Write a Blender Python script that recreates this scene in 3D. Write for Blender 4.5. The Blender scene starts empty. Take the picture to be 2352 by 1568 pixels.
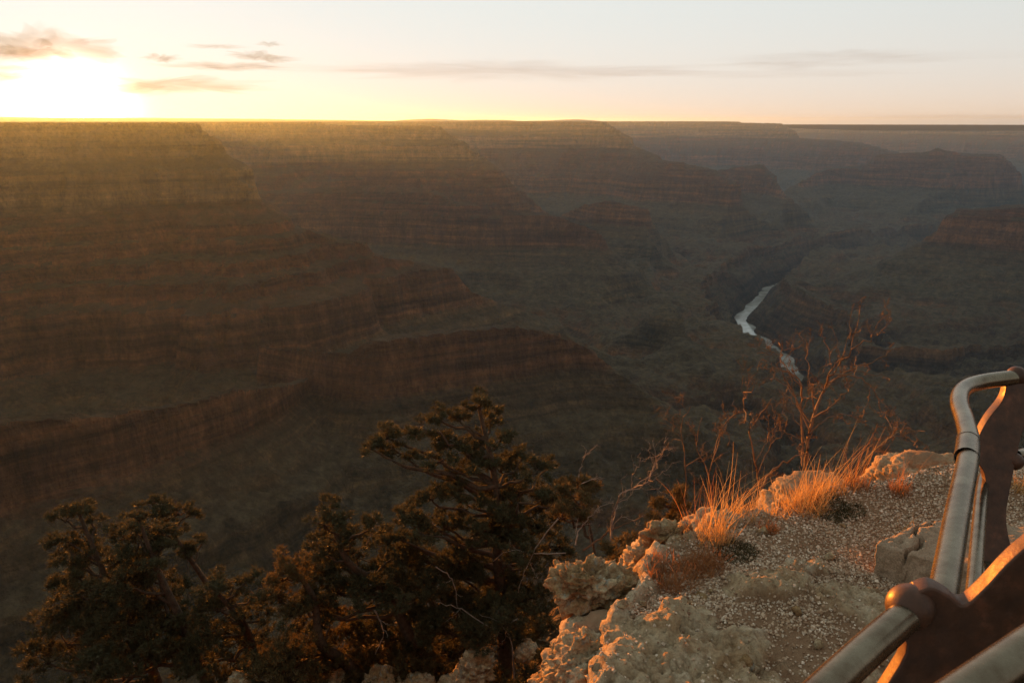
import bpy, math, random
import numpy as np
from mathutils import Vector
sc = bpy.context.scene
COL = sc.collection
R = math.radians

# ------------------------------------------------------------------ camera
PITCH = R(15.9); FPX = 773.0; CAMZ = 2.25
cam_d = bpy.data.cameras.new('camera'); cam = bpy.data.objects.new('camera', cam_d); COL.objects.link(cam)
cam.location = (0, 0, CAMZ); cam.rotation_euler = (R(90) - PITCH, 0, 0)
cam_d.sensor_width = 36; cam_d.lens = FPX / 1024 * 36
cam_d.clip_start = 0.05; cam_d.clip_end = 200000
cam_d.dof.use_dof = True; cam_d.dof.focus_distance = 4.2; cam_d.dof.aperture_fstop = 8
sc.camera = cam

# ------------------------------------------------------------------ sky, sun, exposure
SUN_AZ = R(-28.5); SUN_EL = R(1.1)
SUN = Vector((math.sin(SUN_AZ) * math.cos(SUN_EL), math.cos(SUN_AZ) * math.cos(SUN_EL), math.sin(SUN_EL)))
w = bpy.data.worlds.new('World'); sc.world = w; w.use_nodes = True
nt = w.node_tree; nt.nodes.clear(); N = nt.nodes.new; L = nt.links.new
def wmath(op, a, b=None, clamp=False):
    n = N('ShaderNodeMath'); n.operation = op; n.use_clamp = clamp
    for i, v in enumerate((a, b)):
        if v is None: continue
        if isinstance(v, (int, float)): n.inputs[i].default_value = v
        else: L(v, n.inputs[i])
    return n.outputs[0]
out = N('ShaderNodeOutputWorld'); bg = N('ShaderNodeBackground'); L(bg.outputs[0], out.inputs[0])
sky = N('ShaderNodeTexSky'); sky.sky_type = 'NISHITA'; sky.sun_disc = False
sky.sun_elevation = R(3.0); sky.sun_rotation = SUN_AZ
sky.altitude = 2100; sky.air_density = 1.0; sky.dust_density = 1.2; sky.ozone_density = 1.0
hs = N('ShaderNodeHueSaturation'); hs.inputs['Saturation'].default_value = 0.35; hs.inputs['Value'].default_value = 0.025; L(sky.outputs[0], hs.inputs['Color'])
# glow of the low sun in the air round it: falls off with the angle to the sun, same from anywhere
tc = N('ShaderNodeTexCoord')
vd = N('ShaderNodeVectorMath'); vd.operation = 'DOT_PRODUCT'; L(tc.outputs['Generated'], vd.inputs[0])
sd = Vector((math.sin(SUN_AZ), math.cos(SUN_AZ), 0.004)).normalized(); vd.inputs[1].default_value = sd
ang = wmath('ARCCOSINE', wmath('MINIMUM', vd.outputs['Value'], 1.0))
ga = wmath('DIVIDE', ang, R(2.0))
g1 = wmath('MULTIPLY', wmath('EXPONENT', wmath('MULTIPLY', wmath('MULTIPLY', ga, ga), -1.0)), 130.0)
g2 = wmath('MULTIPLY', wmath('EXPONENT', wmath('MULTIPLY', ang, -1 / R(12))), 0.1)
disc = wmath('MULTIPLY', wmath('LESS_THAN', ang, R(0.5)), 300.0)
sep = N('ShaderNodeSeparateXYZ'); L(tc.outputs['Generated'], sep.inputs[0])
hz = wmath('EXPONENT', wmath('MULTIPLY', wmath('ABSOLUTE', sep.outputs['Z']), -1 / 0.06))   # pale dusty band along the horizon
def scaled(col, fac):
    n = N('ShaderNodeVectorMath'); n.operation = 'SCALE'; n.inputs[0].default_value = col; L(fac, n.inputs['Scale']); return n.outputs[0]
def vadd(a, b):
    n = N('ShaderNodeVectorMath'); n.operation = 'ADD'; L(a, n.inputs[0]); L(b, n.inputs[1]); return n.outputs[0]
tot = vadd(vadd(hs.outputs[0], scaled((1.0, 0.52, 0.34), g1)), scaled((1.0, 0.74, 0.58), g2))
tot = vadd(tot, scaled((1.0, 0.8, 0.5), disc))
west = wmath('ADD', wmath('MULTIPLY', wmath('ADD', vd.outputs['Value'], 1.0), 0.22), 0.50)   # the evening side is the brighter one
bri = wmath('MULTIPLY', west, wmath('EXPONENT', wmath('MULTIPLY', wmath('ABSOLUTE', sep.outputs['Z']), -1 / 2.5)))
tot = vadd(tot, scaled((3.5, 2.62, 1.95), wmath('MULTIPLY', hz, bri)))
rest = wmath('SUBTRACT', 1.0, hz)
ov = wmath('EXPONENT', wmath('MULTIPLY', wmath('ABSOLUTE', sep.outputs['Z']), -1 / 0.42))   # pale low down, blue overhead, where the unseen sky is lifted as fill light
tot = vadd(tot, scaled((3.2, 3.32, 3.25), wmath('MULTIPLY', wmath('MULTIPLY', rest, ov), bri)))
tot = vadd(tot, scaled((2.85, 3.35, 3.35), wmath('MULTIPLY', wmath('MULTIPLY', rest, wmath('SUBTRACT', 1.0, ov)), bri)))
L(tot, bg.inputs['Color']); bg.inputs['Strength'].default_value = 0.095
sl = bpy.data.lights.new('sun', 'SUN'); sun = bpy.data.objects.new('sun', sl); COL.objects.link(sun)
sl.energy = 5.0; sl.angle = R(0.6); sl.color = (1.0, 0.32, 0.035)
sun.rotation_euler = (-SUN).to_track_quat('-Z', 'Y').to_euler()
sc.view_settings.view_transform = 'Standard'; sc.view_settings.look = 'None'
sc.view_settings.exposure = 1.6; sc.view_settings.gamma = 1.0; sc.view_settings.use_curve_mapping = False
sc.render.engine = 'CYCLES'
sc.cycles.use_denoising = True
sc.cycles.max_bounces = 6; sc.cycles.diffuse_bounces = 2; sc.cycles.glossy_bounces = 3; sc.cycles.volume_bounces = 1
sc.cycles.transmission_bounces = 3; sc.cycles.transparent_max_bounces = 12
sc.cycles.sample_clamp_indirect = 4.0

# ------------------------------------------------------------------ helpers
SX = 1024 / 2352.0
def ray(X, Y):
    x = (X * SX - 512) / FPX; y = (341 - Y * SX) / FPX
    return np.array((x, math.cos(PITCH) + y * math.sin(PITCH), -math.sin(PITCH) + y * math.cos(PITCH)))
def PD(X, Y, dist):            # the point seen in that direction at a horizontal distance
    d = ray(X, Y); s = dist / math.hypot(d[0], d[1]); return np.array((0, 0, CAMZ)) + d * s
def PZ(X, Y, z):               # the point seen in that direction at a height
    d = ray(X, Y); return np.array((0, 0, CAMZ)) + d * ((z - CAMZ) / d[2])
def PF(X, Y, f):               # ... at a distance forward of the camera
    d = ray(X, Y); return np.array((0, 0, CAMZ)) + d * (f / d[1])

def _hash(ix, iy, iz, seed):
    h = (ix.astype(np.int64) * 374761393 + iy.astype(np.int64) * 668265263 + iz.astype(np.int64) * 2147483647 + seed * 1274126177) & 0xffffffff
    h = ((h ^ (h >> 13)) * 1274126177) & 0xffffffff
    h = ((h ^ (h >> 16)) * 2246822519) & 0xffffffff
    return (h ^ (h >> 15)) & 0xffffffff
def _v(ix, iy, iz, seed): return _hash(ix, iy, iz, seed).astype(np.float32) / np.float32(2147483648.0) - 1
def noise2(x, y, seed=0):
    x0 = np.floor(x); y0 = np.floor(y); fx = (x - x0).astype(np.float32); fy = (y - y0).astype(np.float32)
    ix = x0.astype(np.int64); iy = y0.astype(np.int64); z = np.zeros_like(ix)
    def g(a, b):
        an = _v(ix + a, iy + b, z, seed) * np.float32(math.pi)
        return np.cos(an) * (fx - a) + np.sin(an) * (fy - b)
    u = fx * fx * fx * (fx * (fx * 6 - 15) + 10); v = fy * fy * fy * (fy * (fy * 6 - 15) + 10)
    a = g(0, 0); b = g(1, 0); c = g(0, 1); d = g(1, 1)
    return ((a + (b - a) * u) * (1 - v) + (c + (d - c) * u) * v) * 1.4
def noise3(p, seed=0):
    q = np.floor(p); f = (p - q).astype(np.float32); i = q.astype(np.int64)
    u = f * f * (3 - 2 * f); r = 0
    for a in (0, 1):
        for b in (0, 1):
            for c in (0, 1):
                wgt = (u[:, 0] if a else 1 - u[:, 0]) * (u[:, 1] if b else 1 - u[:, 1]) * (u[:, 2] if c else 1 - u[:, 2])
                r = r + wgt * _v(i[:, 0] + a, i[:, 1] + b, i[:, 2] + c, seed)
    return r
def fbm3(p, octv, seed=0, gain=.5):
    r = 0; a = 1.0
    for k in range(octv): r = r + a * noise3(p * 2 ** k + 17.3 * k, seed + k); a *= gain
    return r
def ridged3(p, octv, seed=0):
    r = 0; a = 1.0
    for k in range(octv): r = r + a * (1 - np.abs(noise3(p * 2 ** k + 9.1 * k, seed + k)) * 2); a *= .5
    return r
def worley3(p, seed=0):
    q = np.floor(p).astype(np.int64); f = p - q; best = np.full(len(p), 9.0)
    for a in (-1, 0, 1):
        for b in (-1, 0, 1):
            for c in (-1, 0, 1):
                ix, iy, iz = q[:, 0] + a, q[:, 1] + b, q[:, 2] + c
                dx = a + _v(ix, iy, iz, seed) * .5 + .5 - f[:, 0]; dy = b + _v(ix, iy, iz, seed + 5) * .5 + .5 - f[:, 1]
                dz = c + _v(ix, iy, iz, seed + 9) * .5 + .5 - f[:, 2]
                best = np.minimum(best, dx * dx + dy * dy + dz * dz)
    return np.sqrt(best)

def mesh_np(name, V, F, mat=None, smooth=False, parent=None, k=None):
    """V (n,3), F (m,3|4) arrays -> linked object"""
    V = np.asarray(V, np.float32); F = np.asarray(F, np.int32); m = bpy.data.meshes.new(name)
    n = F.shape[1]
    m.vertices.add(len(V)); m.vertices.foreach_set('co', V.ravel())
    m.loops.add(F.size); m.loops.foreach_set('vertex_index', F.ravel())
    m.polygons.add(len(F)); m.polygons.foreach_set('loop_start', np.arange(0, F.size, n, dtype=np.int32))
    m.polygons.foreach_set('loop_total', np.full(len(F), n, np.int32))
    m.polygons.foreach_set('use_smooth', np.full(len(F), smooth))
    m.update(calc_edges=True); m.validate()
    o = bpy.data.objects.new(name, m); COL.objects.link(o)
    if mat: m.materials.append(mat)
    if parent: o.parent = parent
    if k: o['kind'] = k
    return o
def tag(o, label, cat=None, group=None, kind=None):
    o['label'] = label
    if cat: o['category'] = cat
    if group: o['group'] = group
    if kind: o['kind'] = kind
    return o
def empty(name, loc=(0, 0, 0)):
    o = bpy.data.objects.new(name, None); o.location = loc; o.empty_display_size = .1; COL.objects.link(o); return o

# ------------------------------------------------------------------ materials
class MB:
    def __init__(s, name):
        s.m = bpy.data.materials.new(name); s.m.use_nodes = True; s.nt = s.m.node_tree; s.nt.nodes.clear()
        s.out = s.n('ShaderNodeOutputMaterial')
    def n(s, t, **kw):
        x = s.nt.nodes.new(t)
        for k, v in kw.items(): setattr(x, k, v)
        return x
    def l(s, a, b): s.nt.links.new(a, b)
    def coord(s, scale=(1, 1, 1), src='Object'):
        t = s.n('ShaderNodeTexCoord'); m = s.n('ShaderNodeMapping'); m.inputs['Scale'].default_value = scale
        s.l(t.outputs[src], m.inputs[0]); return m.outputs[0]
    def noise(s, vec, scale=1, detail=6, rough=.6, dist=0):
        x = s.n('ShaderNodeTexNoise'); x.inputs['Scale'].default_value = scale; x.inputs['Detail'].default_value = detail
        x.inputs['Roughness'].default_value = rough; x.inputs['Distortion'].default_value = dist; s.l(vec, x.inputs['Vector']); return x.outputs['Fac']
    def ramp(s, fac, stops, interp='LINEAR'):
        x = s.n('ShaderNodeValToRGB'); cr = x.color_ramp; cr.interpolation = interp
        while len(cr.elements) < len(stops): cr.elements.new(.5)
        for e, (p, c) in zip(cr.elements, stops):
            e.position = p; e.color = (*c, 1) if len(c) == 3 else c
        s.l(fac, x.inputs[0]); return x.outputs[0]
    def mix(s, fac, a, b, mode='MIX'):
        x = s.n('ShaderNodeMix', data_type='RGBA', blend_type=mode)
        for sock, v in ((x.inputs[0], fac), (x.inputs[6], a), (x.inputs[7], b)):
            if isinstance(v, (int, float)): sock.default_value = v
            elif isinstance(v, tuple): sock.default_value = (*v, 1)
            else: s.l(v, sock)
        return x.outputs[2]
    def math(s, op, a, b=None, clamp=False):
        x = s.n('ShaderNodeMath', operation=op, use_clamp=clamp)
        for i, v in enumerate((a, b)):
            if v is None: continue
            if isinstance(v, (int, float)): x.inputs[i].default_value = v
            else: s.l(v, x.inputs[i])
        return x.outputs[0]
    def bump(s, h, strength=.5, dist=.02, normal=None):
        x = s.n('ShaderNodeBump'); x.inputs['Strength'].default_value = strength; x.inputs['Distance'].default_value = dist
        s.l(h, x.inputs['Height'])
        if normal: s.l(normal, x.inputs['Normal'])
        return x.outputs[0]
    def pbr(s, col, rough=.9, normal=None, metal=0, spec=.3, trans=None):
        b = s.n('ShaderNodeBsdfPrincipled')
        for sock, v in ((b.inputs['Base Color'], col), (b.inputs['Roughness'], rough), (b.inputs['Metallic'], metal)):
            if isinstance(v, (int, float)): sock.default_value = v
            elif isinstance(v, tuple): sock.default_value = (*v, 1)
            else: s.l(v, sock)
        b.inputs['Specular IOR Level'].default_value = spec
        if normal: s.l(normal, b.inputs['Normal'])
        sh = b.outputs[0]
        if trans:
            t = s.n('ShaderNodeBsdfTranslucent'); mx = s.n('ShaderNodeMixShader'); mx.inputs[0].default_value = trans
            if isinstance(col, tuple): t.inputs[0].default_value = (*col, 1)
            else: s.l(col, t.inputs[0])
            s.l(sh, mx.inputs[1]); s.l(t.outputs[0], mx.inputs[2]); sh = mx.outputs[0]
        s.l(sh, s.out.inputs['Surface']); return s.m
NAZ, RK = 550, 1.45
HAZE_COL, HAZE_D, HAZE_G = (.50, .725, .93), 1 / 50000, .64
# ------------------------------------------------------------------ the canyon
# profile of the rock layers: (run of slope in metres, height)
PROF = [(0, 0), (35, -60), (75, -75), (100, -125), (260, -190), (285, -300), (480, -375),
        (500, -410), (560, -425), (580, -465), (650, -485), (668, -525), (740, -545), (760, -590), (840, -620),
        (885, -790), (1100, -900), (1420, -985), (2300, -1040), (2325, -1100), (2480, -1190), (2650, -1310), (2790, -1425), (3500, -1470)]
pu = np.array([-p[0] for p in PROF], float); pz = np.array([p[1] for p in PROF], float)
def T(u): return np.where(u > 0, u * .004, np.interp(u, pu[::-1], pz[::-1]))
def Tinv(z): return np.interp(z, pz[::-1], pu[::-1])
# ridges: (name, label, points (X, Y, distance) as seen or ('w', x, y, z), flat half width, steepness)
W = 'w'
RIDGES = [
 ('mesa', 'long flat-topped mesa with banded cliffs under the setting sun', [(W,-5200,-300,0),(W,-4600,1500,-5),(-300,288,3900),(0,287,3650),(200,287,3550),(400,288,3450),(440,292,3450)], [500,500,300,260,200,50,14], 1.25),
 ('ridge', 'stepped dark ridge running down from the mesa to the gorge', [(440,291,3450),(478,312,3400),(500,372,3330),(578,428,3250),(640,510,3250),(760,540,3250),(838,560,3250),(868,592,3250),(955,606,3300),(1036,622,3350),(1080,672,3400),(1180,710,3500),(1262,732,3600),(1310,768,3700)], [30,25,20,20]+[12]*10, 1.1),
 ('ridge', 'low rocky knoll at the foot of the stepped ridge', [(1310,768,3650),(1400,755,3750),(1480,732,3800),(1530,707,3850),(1568,700,3850),(1592,716,3850),(1640,775,3850)], [15]*7, 1.1),
 ('rim', 'second plateau rim with pale cliffs behind the mesa', [(W,-7500,5200,-20),(-200,284,7600),(300,285,7200),(600,286,6900),(900,288,6700),(1000,289,6600),(1048,322,6500),(1092,352,6400),(1130,380,6200)], [900,800,600,500,200,50,40,30,20], 1.05),
 ('rim', 'reddish flat plateau rim left of the blue cliffs', [(W,-6000,11500,-20),(700,281,11500),(1000,280,10800),(1250,279,10200),(1385,280,9800),(1420,300,9500),(1448,332,9300),(1500,352,8900),(1512,366,8700)], [1500,1400,1000,400,60,40,40,30,20], .9),
 ('ridge', 'red stepped ridge crossing the middle of the canyon', [(1500,364,8700),(1560,374,8500),(1636,392,8300),(1652,404,8200),(1712,428,8000),(1760,440,7900),(1795,462,7700),(1830,484,7500)], [60,60,60,30,40,40,20,10], 1.0),
 ('butte', 'blunt rounded butte standing in front of the blue cliffs', [(1640,400,9800),(1668,388,9700),(1700,382,9700),(1744,378,9700),(1764,394,9600),(1800,446,9000),(1850,478,8500)], [60,90,90,60,40,20,20], 1.0),
 ('rim', 'blue hazy plateau rim ending in a sharp nose', [(1100,280,19000),(1400,280,17500),(1600,280,16800),(1790,283,16000),(1808,291,15800)], [2500,1800,600,80,60], .8),
 ('ridge', 'pale blue shelf stepping down from the plateau nose', [(1808,300,15800),(1830,316,15400),(1900,320,15000),(1960,328,14600),(2040,346,14000),(2100,360,13500)], [100,100,150,150,100,60], .8),
 ('rim', 'farthest blue plateau along the horizon on the right', [(1700,291,27000),(1903,292,26500),(1908,289.5,26000),(2100,290,25000),(2352,288,24000),(2700,287,23000)], [2500,2500,2500,2500,2500,2500], .7),
 ('butte', 'long flat red butte with a small pinnacle on top', [(1820,428,10500),(1872,398,11000),(1902,384,11500),(1960,379,11500),(2000,374,11500),(2030,352,11500),(2130,348,11500),(2142,344,11500),(2154,338,11500),(2168,344,11500),(2220,352,11600),(2290,354,11600)], [20,20,40,60,60,80,60,10,6,20,60,40], 1.0),
 ('butte', 'broken red butte at the right edge of the skyline', [(2284,350,10800),(2310,338,10800),(2350,326,10800),(2420,318,10800),(2600,310,10800)], [40,60,80,100,200], 1.0),
 ('butte', 'dark stepped butte with a rounded top on the right', [(1935,664,5700),(1990,652,5800),(2040,622,5900),(2072,590,5950),(2092,568,6000),(2140,540,6050),(2186,500,6100),(2232,477,6150),(2352,470,6200),(2500,455,6300),(2800,440,6500)], [10,12,20,25,30,40,60,90,120,150,150], 1.0),
 ('ridge', 'long ridge behind the stepped one with a cliff band', [(600,440,5900),(800,425,5700),(980,432,5500),(1050,462,5300),(1130,478,5200),(1250,490,5200),(1292,502,5150),(1370,532,5100),(1388,548,5050),(1404,600,5000),(1442,625,4950),(1520,650,4900)], [60,40,30,25,25,25,20,20,15,12,10,8], 1.0),
 ('ridge', 'greenish ridge between the red ridges and the gorge', [(1180,420,7200),(1270,500,6900),(1350,468,6500),(1400,460,6400),(1478,478,6300),(1518,500,6200),(1540,532,6100),(1572,552,6000)], [20,20,30,40,40,30,20,10], 1.0),
 ('ridge', 'shadowed spur low on the left with a pale cliff', [(W,-1900,900,-420),(250,960,1900),(440,930,2000),(520,898,2050),(610,890,2150),(760,850,2500),(900,842,2700),(960,872,2650),(1000,930,2500)], [20]*9, 1.2),
 ('ridge', 'low spur with a pale cliff band below the stepped ridge', [(600,790,2500),(800,806,2250),(838,790,2240),(870,772,2260),(1000,757,2330),(1170,745,2420),(1270,762,2480),(1340,792,2500),(1430,860,2480),(1520,930,2400),(1640,1010,2300)], [8,10,16,24,30,30,24,14,10,8,6], 1.35),
 ('spur', 'dark slope falling away beyond the bare shrub', [(2600,830,3300),(2352,815,3500),(2240,830,3700),(2120,850,3800),(2000,850,3900)], [40,30,20,10,8], .8),
]
RIVER = [(2300,570),(2120,585),(2000,602),(1900,622),(1815,645),(1772,660),(1748,680),(1722,706),(1706,732),(1720,765),(1760,797),(1792,832),(1832,884)]
river_pts = [PZ(X, Y, -1402)[:2] for X, Y in RIVER]
a, b = river_pts[-2], river_pts[-1]
river_pts += [PZ(1850, 912, -1402)[:2], PZ(1885, 935, -1402)[:2]]; b = river_pts[-1]; river_pts += [b + np.array((500, -160)), b + np.array((2500, 200))]
river_pts = [river_pts[0] + np.array((2500, 300))] + river_pts

def poly_dist(x, y, pts):
    best = np.full(x.shape, 1e9); 
    for (ax, ay), (bx, by) in zip(pts[:-1], pts[1:]):
        dx, dy = bx - ax, by - ay; t = np.clip(((x - ax) * dx + (y - ay) * dy) / (dx * dx + dy * dy + 1e-9), 0, 1)
        best = np.minimum(best, np.hypot(x - ax - t * dx, y - ay - t * dy))
    return best

# near ground: rim edge of the promontory the camera stands on (plan)
EDGE = [(-60, -6), (-14, -1.5), (-4.5, .2), (-1.2, 1.0), (.1, 1.9), (.55, 2.6), (.55, 3.2), (1.1, 3.75), (2.0, 4.15), (3.0, 4.45), (4.5, 4.7), (7, 4.2), (14, 2.5), (60, -4)]
ex = np.array([e[0] for e in EDGE]); ey = np.array([e[1] for e in EDGE])
def near_h(x, y):
    """height near the camera, out to a few hundred metres"""
    inside = y < np.interp(x, ex, ey)
    d = poly_dist(x, y, EDGE)
    d = np.maximum(0, d + .35 * noise2(x * .9, y * .9, 3) * np.minimum(1, d))
    drop = np.interp(d, [0, .25, .9, 2.0, 7.0, 7.6, 9, 14, 30, 60, 110, 220, 500], [0, 1.5, 3.4, 3.8, 5.0, 6.5, 10, 20, 60, 95, 190, 300, 520])
    h = np.where(inside, np.where(y < 1.7, -.04, -.25), -.22 - drop)
    h = h + np.where(inside, 0, 1) * (.5 * noise2(x * .35, y * .35, 4) + .18 * noise2(x * 1.3, y * 1.3, 5) + .07 * noise2(x * 4, y * 4, 6)) * np.clip(d, 0, 1)
    return h
def canyon(x, y):
    wx = x + 90 * noise2(x / 700, y / 700, 11) + 30 * noise2(x / 210, y / 210, 12); wy = y + 90 * noise2(x / 700, y / 700, 13) + 30 * noise2(x / 210, y / 210, 14)
    def rg(s, sd): return 1 - 2 * np.abs(noise2(x / s, y / s, sd))
    gully = 230 * rg(1000, 21) + 120 * rg(400, 22) + 58 * rg(160, 23) + 24 * rg(70, 24) + 7 * rg(30, 25)
    fine = 10 * noise2(x / 60, y / 60, 26) + 6 * noise2(x / 25, y / 25, 27)
    best = np.full(x.shape, -1e9); who = np.full(x.shape, -1, np.int16); bd = np.full(x.shape, 1e9)
    for ri, (nm, lb, pts, ws, k) in enumerate(RIDGES):
        P = [np.array(p[1:], float) if p[0] == W else PD(*p) for p in pts]
        for i in range(len(P) - 1):
            ax, ay, az = P[i]; bx, by, bz = P[i + 1]; dx, dy = bx - ax, by - ay
            qx, qy = x, y
            t = np.clip(((qx - ax) * dx + (qy - ay) * dy) / (dx * dx + dy * dy + 1e-9), 0, 1)
            dist = np.hypot(qx - ax - t * dx, qy - ay - t * dy)
            wd = ws[i] + (ws[i + 1] - ws[i]) * t
            d = np.maximum(0, dist - wd)
            za = az + (bz - az) * t
            uc = np.where(za > -30, Tinv(np.minimum(0, za)) * .3, Tinv(np.minimum(0, za)))
            grow = np.clip(d / 260, 0, 1)
            u = uc - d * k * (1 + .0) - (gully * .8 + 80) * grow * (.55 + .45 * np.clip(d / 1500, 0, 1)) - fine * np.clip(d / 60, .15, 1)
            m = u > best; best = np.where(m, u, best); who[m] = ri; bd = np.where(m, d, bd)
    # own rim: plateau behind and left of the camera
    own = [(9000, -3500), (2500, -900), (300, -160), (0, -60), (-400, -200), (-2200, -600), (-5200, -300)]
    dr = poly_dist(x, y, own); back = y < np.interp(x, [p[0] for p in own[::-1]], [p[1] for p in own[::-1]])
    d = np.where(back, 0, dr); u = -np.maximum(0, d - 50) * 1.15 - (gully * .9 + 80) * np.clip(d / 300, 0, 1)
    m = u > best; best = np.where(m, u, best); who[m] = -2
    # the Tonto bench and the inner gorge
    drv = poly_dist(x + 45 * noise2(x / 260, y / 260, 41) + 16 * noise2(x / 80, y / 80, 43), y + 45 * noise2(x / 260, y / 260, 42), river_pts)
    inc = 900 * np.clip(rg(1700, 31) - .45, 0, 1) + 620 * np.clip(rg(800, 32) - .45, 0, 1)
    base = -2230 + .24 * np.clip(drv, 0, 3600) - inc - 110 * rg(600, 35) - 60 * rg(240, 33) - 30 * rg(90, 34) - fine
    m = base > best; best = np.where(m, base, best); who[m] = -1
    cut = -2828 + 30 * np.clip((np.hypot(x, y) - 5250) / 350, 0, 1) + np.maximum(0, drv - 22) * .88 + np.maximum(0, drv - 260) * .75 + np.maximum(0, drv - 620) * 3 + (gully * .8 + 60) * np.clip((drv - 40) / 250, 0, 1)
    m = cut < best; best = np.where(m, cut, best); who[m] = -1
    z = T(best)
    # the inner slopes are cut by side gullies
    lowm = np.clip((-z - 930) / 120, 0, 1) * np.clip((drv - 120) / 400, 0, 1)
    z = z - lowm * (150 * np.clip(rg(760, 61) + .1, 0, 1) ** 1.5 + 80 * np.clip(rg(330, 62) + .2, 0, 1.2) + 34 * np.clip(rg(140, 63) + .3, 0, 1.3) + 12 * (rg(60, 64) + .3))
    # loose relief on everything
    z = z + 22 * noise2(x / 1300, y / 1300, 54) * np.clip((-z - 60) / 200, 0, 1) + 5 * noise2(x / 45, y / 45, 51) + 2.2 * noise2(x / 17, y / 17, 52)
    z = np.where((best > 0) | (z > -3), np.minimum(z, -7 + 3 * noise2(x / 500, y / 500, 53) + 4 * noise2(x / 60, y / 60, 55) + 3 * noise2(x / 22, y / 22, 56)), z)
    return z, who
def height(x, y):
    zc, who = canyon(x, y); zn = near_h(x, y); r = np.hypot(x, y)
    t = np.clip((r - 150) / 350, 0, 1); t = t * t * (3 - 2 * t)
    behind = y < -20
    z = zn * (1 - t) + np.minimum(zc, np.where(behind, 0, zc)) * t
    return z, np.where(r < 260, -2, who)

EXTRA = 8.0
az = np.concatenate([np.linspace(-180, -44, 46)[:-1], np.linspace(-44, -36, 60)[:-1], np.linspace(-36, 36, NAZ)[:-1], np.linspace(36, 44, 60)[:-1], np.linspace(44, 180, 46)])
rr = [1.2]
while rr[-1] < 60000:
    r_ = rr[-1]; k = .045 if r_ < 150 else (.018 if r_ < 900 else (.0052 if r_ < 12000 else (.008 if r_ < 28000 else .05)))
    rr.append(r_ * (1 + k * RK))
rr = np.array(rr)
AZ, RR = np.meshgrid(np.radians(az), rr)
X_, Y_ = RR * np.sin(AZ), RR * np.cos(AZ)
Z_, WHO = height(X_.ravel(), Y_.ravel())
V = np.stack([X_.ravel(), Y_.ravel(), Z_], 1)
nr, na = X_.shape
I = np.arange(nr * na).reshape(nr, na)
F = np.stack([I[:-1, :-1], I[:-1, 1:], I[1:, 1:], I[1:, :-1]], -1).reshape(-1, 4)
fw = WHO.reshape(nr, na)[:-1, :-1].ravel()
print('terrain quads', len(F))

mb = MB('canyon_rock')
geo = mb.n('ShaderNodeNewGeometry')
sep_ = mb.n('ShaderNodeSeparateXYZ'); mb.l(geo.outputs['Position'], sep_.inputs[0])
pos = geo.outputs['Position']
def sc_vec(s):
    m = mb.n('ShaderNodeMapping'); m.inputs['Scale'].default_value = s; mb.l(pos, m.inputs[0]); return m.outputs[0]
warp = mb.math('MULTIPLY', mb.math('SUBTRACT', mb.noise(sc_vec((.002, .002, .002)), 1, 3), .5), 60)
zz = mb.math('ADD', sep_.outputs['Z'], warp)
zn = mb.math('DIVIDE', mb.math('ADD', zz, 1450), 1450)
strata = mb.ramp(zn, [(0, (.075, .058, .045)), (.17, (.09, .068, .05)), (.235, (.16, .105, .065)), (.27, (.10, .088, .06)), (.36, (.11, .092, .062)), (.44, (.13, .10, .065)),
                      (.46, (.19, .115, .075)), (.56, (.18, .105, .068)), (.60, (.14, .075, .048)), (.72, (.15, .078, .05)), (.78, (.13, .07, .045)), (.80, (.25, .185, .125)),
                      (.87, (.26, .19, .12)), (.88, (.15, .12, .08)), (.93, (.23, .18, .125)), (1, (.20, .16, .11))])
bandn = mb.noise(sc_vec((.0012, .0012, .035)), 1, 8, .65)
col = mb.mix(1.0, strata, mb.ramp(bandn, [(.32, (.48, .46, .44)), (.5, (1, 1, 1)), (.68, (1.7, 1.55, 1.4))]), 'MULTIPLY')
streak = mb.noise(sc_vec((.02, .02, .0035)), 1, 6, .65)
col = mb.mix(1.0, col, mb.ramp(streak, [(.3, (.6, .6, .6)), (.52, (1, 1, 1)), (.72, (1.55, 1.5, 1.45))]), 'MULTIPLY')
streak2 = mb.noise(sc_vec((.09, .09, .05)), 1, 5, .7)
col = mb.mix(1.0, col, mb.ramp(streak2, [(.32, (.65, .63, .6)), (.52, (1, 1, 1)), (.7, (1.35, 1.35, 1.35))]), 'MULTIPLY')
# scrub on the gentle slopes
nz = mb.n('ShaderNodeSeparateXYZ'); mb.l(geo.outputs['True Normal'], nz.inputs[0])
flat = mb.ramp(nz.outputs['Z'], [(.66, (0, 0, 0)), (.88, (1, 1, 1))])
scrub = mb.noise(sc_vec((.03, .03, .03)), 1, 8, .7)
veg = mb.ramp(scrub, [(.38, (.055, .045, .030)), (.52, (.09, .073, .05)), (.68, (.14, .11, .078))])
veg2 = mb.ramp(scrub, [(.36, (.06, .052, .036)), (.52, (.125, .113, .082)), (.70, (.21, .19, .138))])
veg = mb.mix(mb.ramp(zn, [(.40, (1, 1, 1)), (.52, (0, 0, 0))]), veg, veg2)
col = mb.mix(mb.math('MULTIPLY', flat, .80), col, veg)
bn = mb.math('ADD', mb.noise(sc_vec((.012, .012, .05)), 1, 10, .7), mb.math('MULTIPLY', mb.noise(sc_vec((.06, .06, .012)), 1, 6, .6), .7))
col = mb.mix(1.0, col, (.98, .74, .54), 'MULTIPLY')
rock_m = mb.pbr(col, .95, mb.bump(bn, 1.0, 40), spec=.1)

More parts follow.
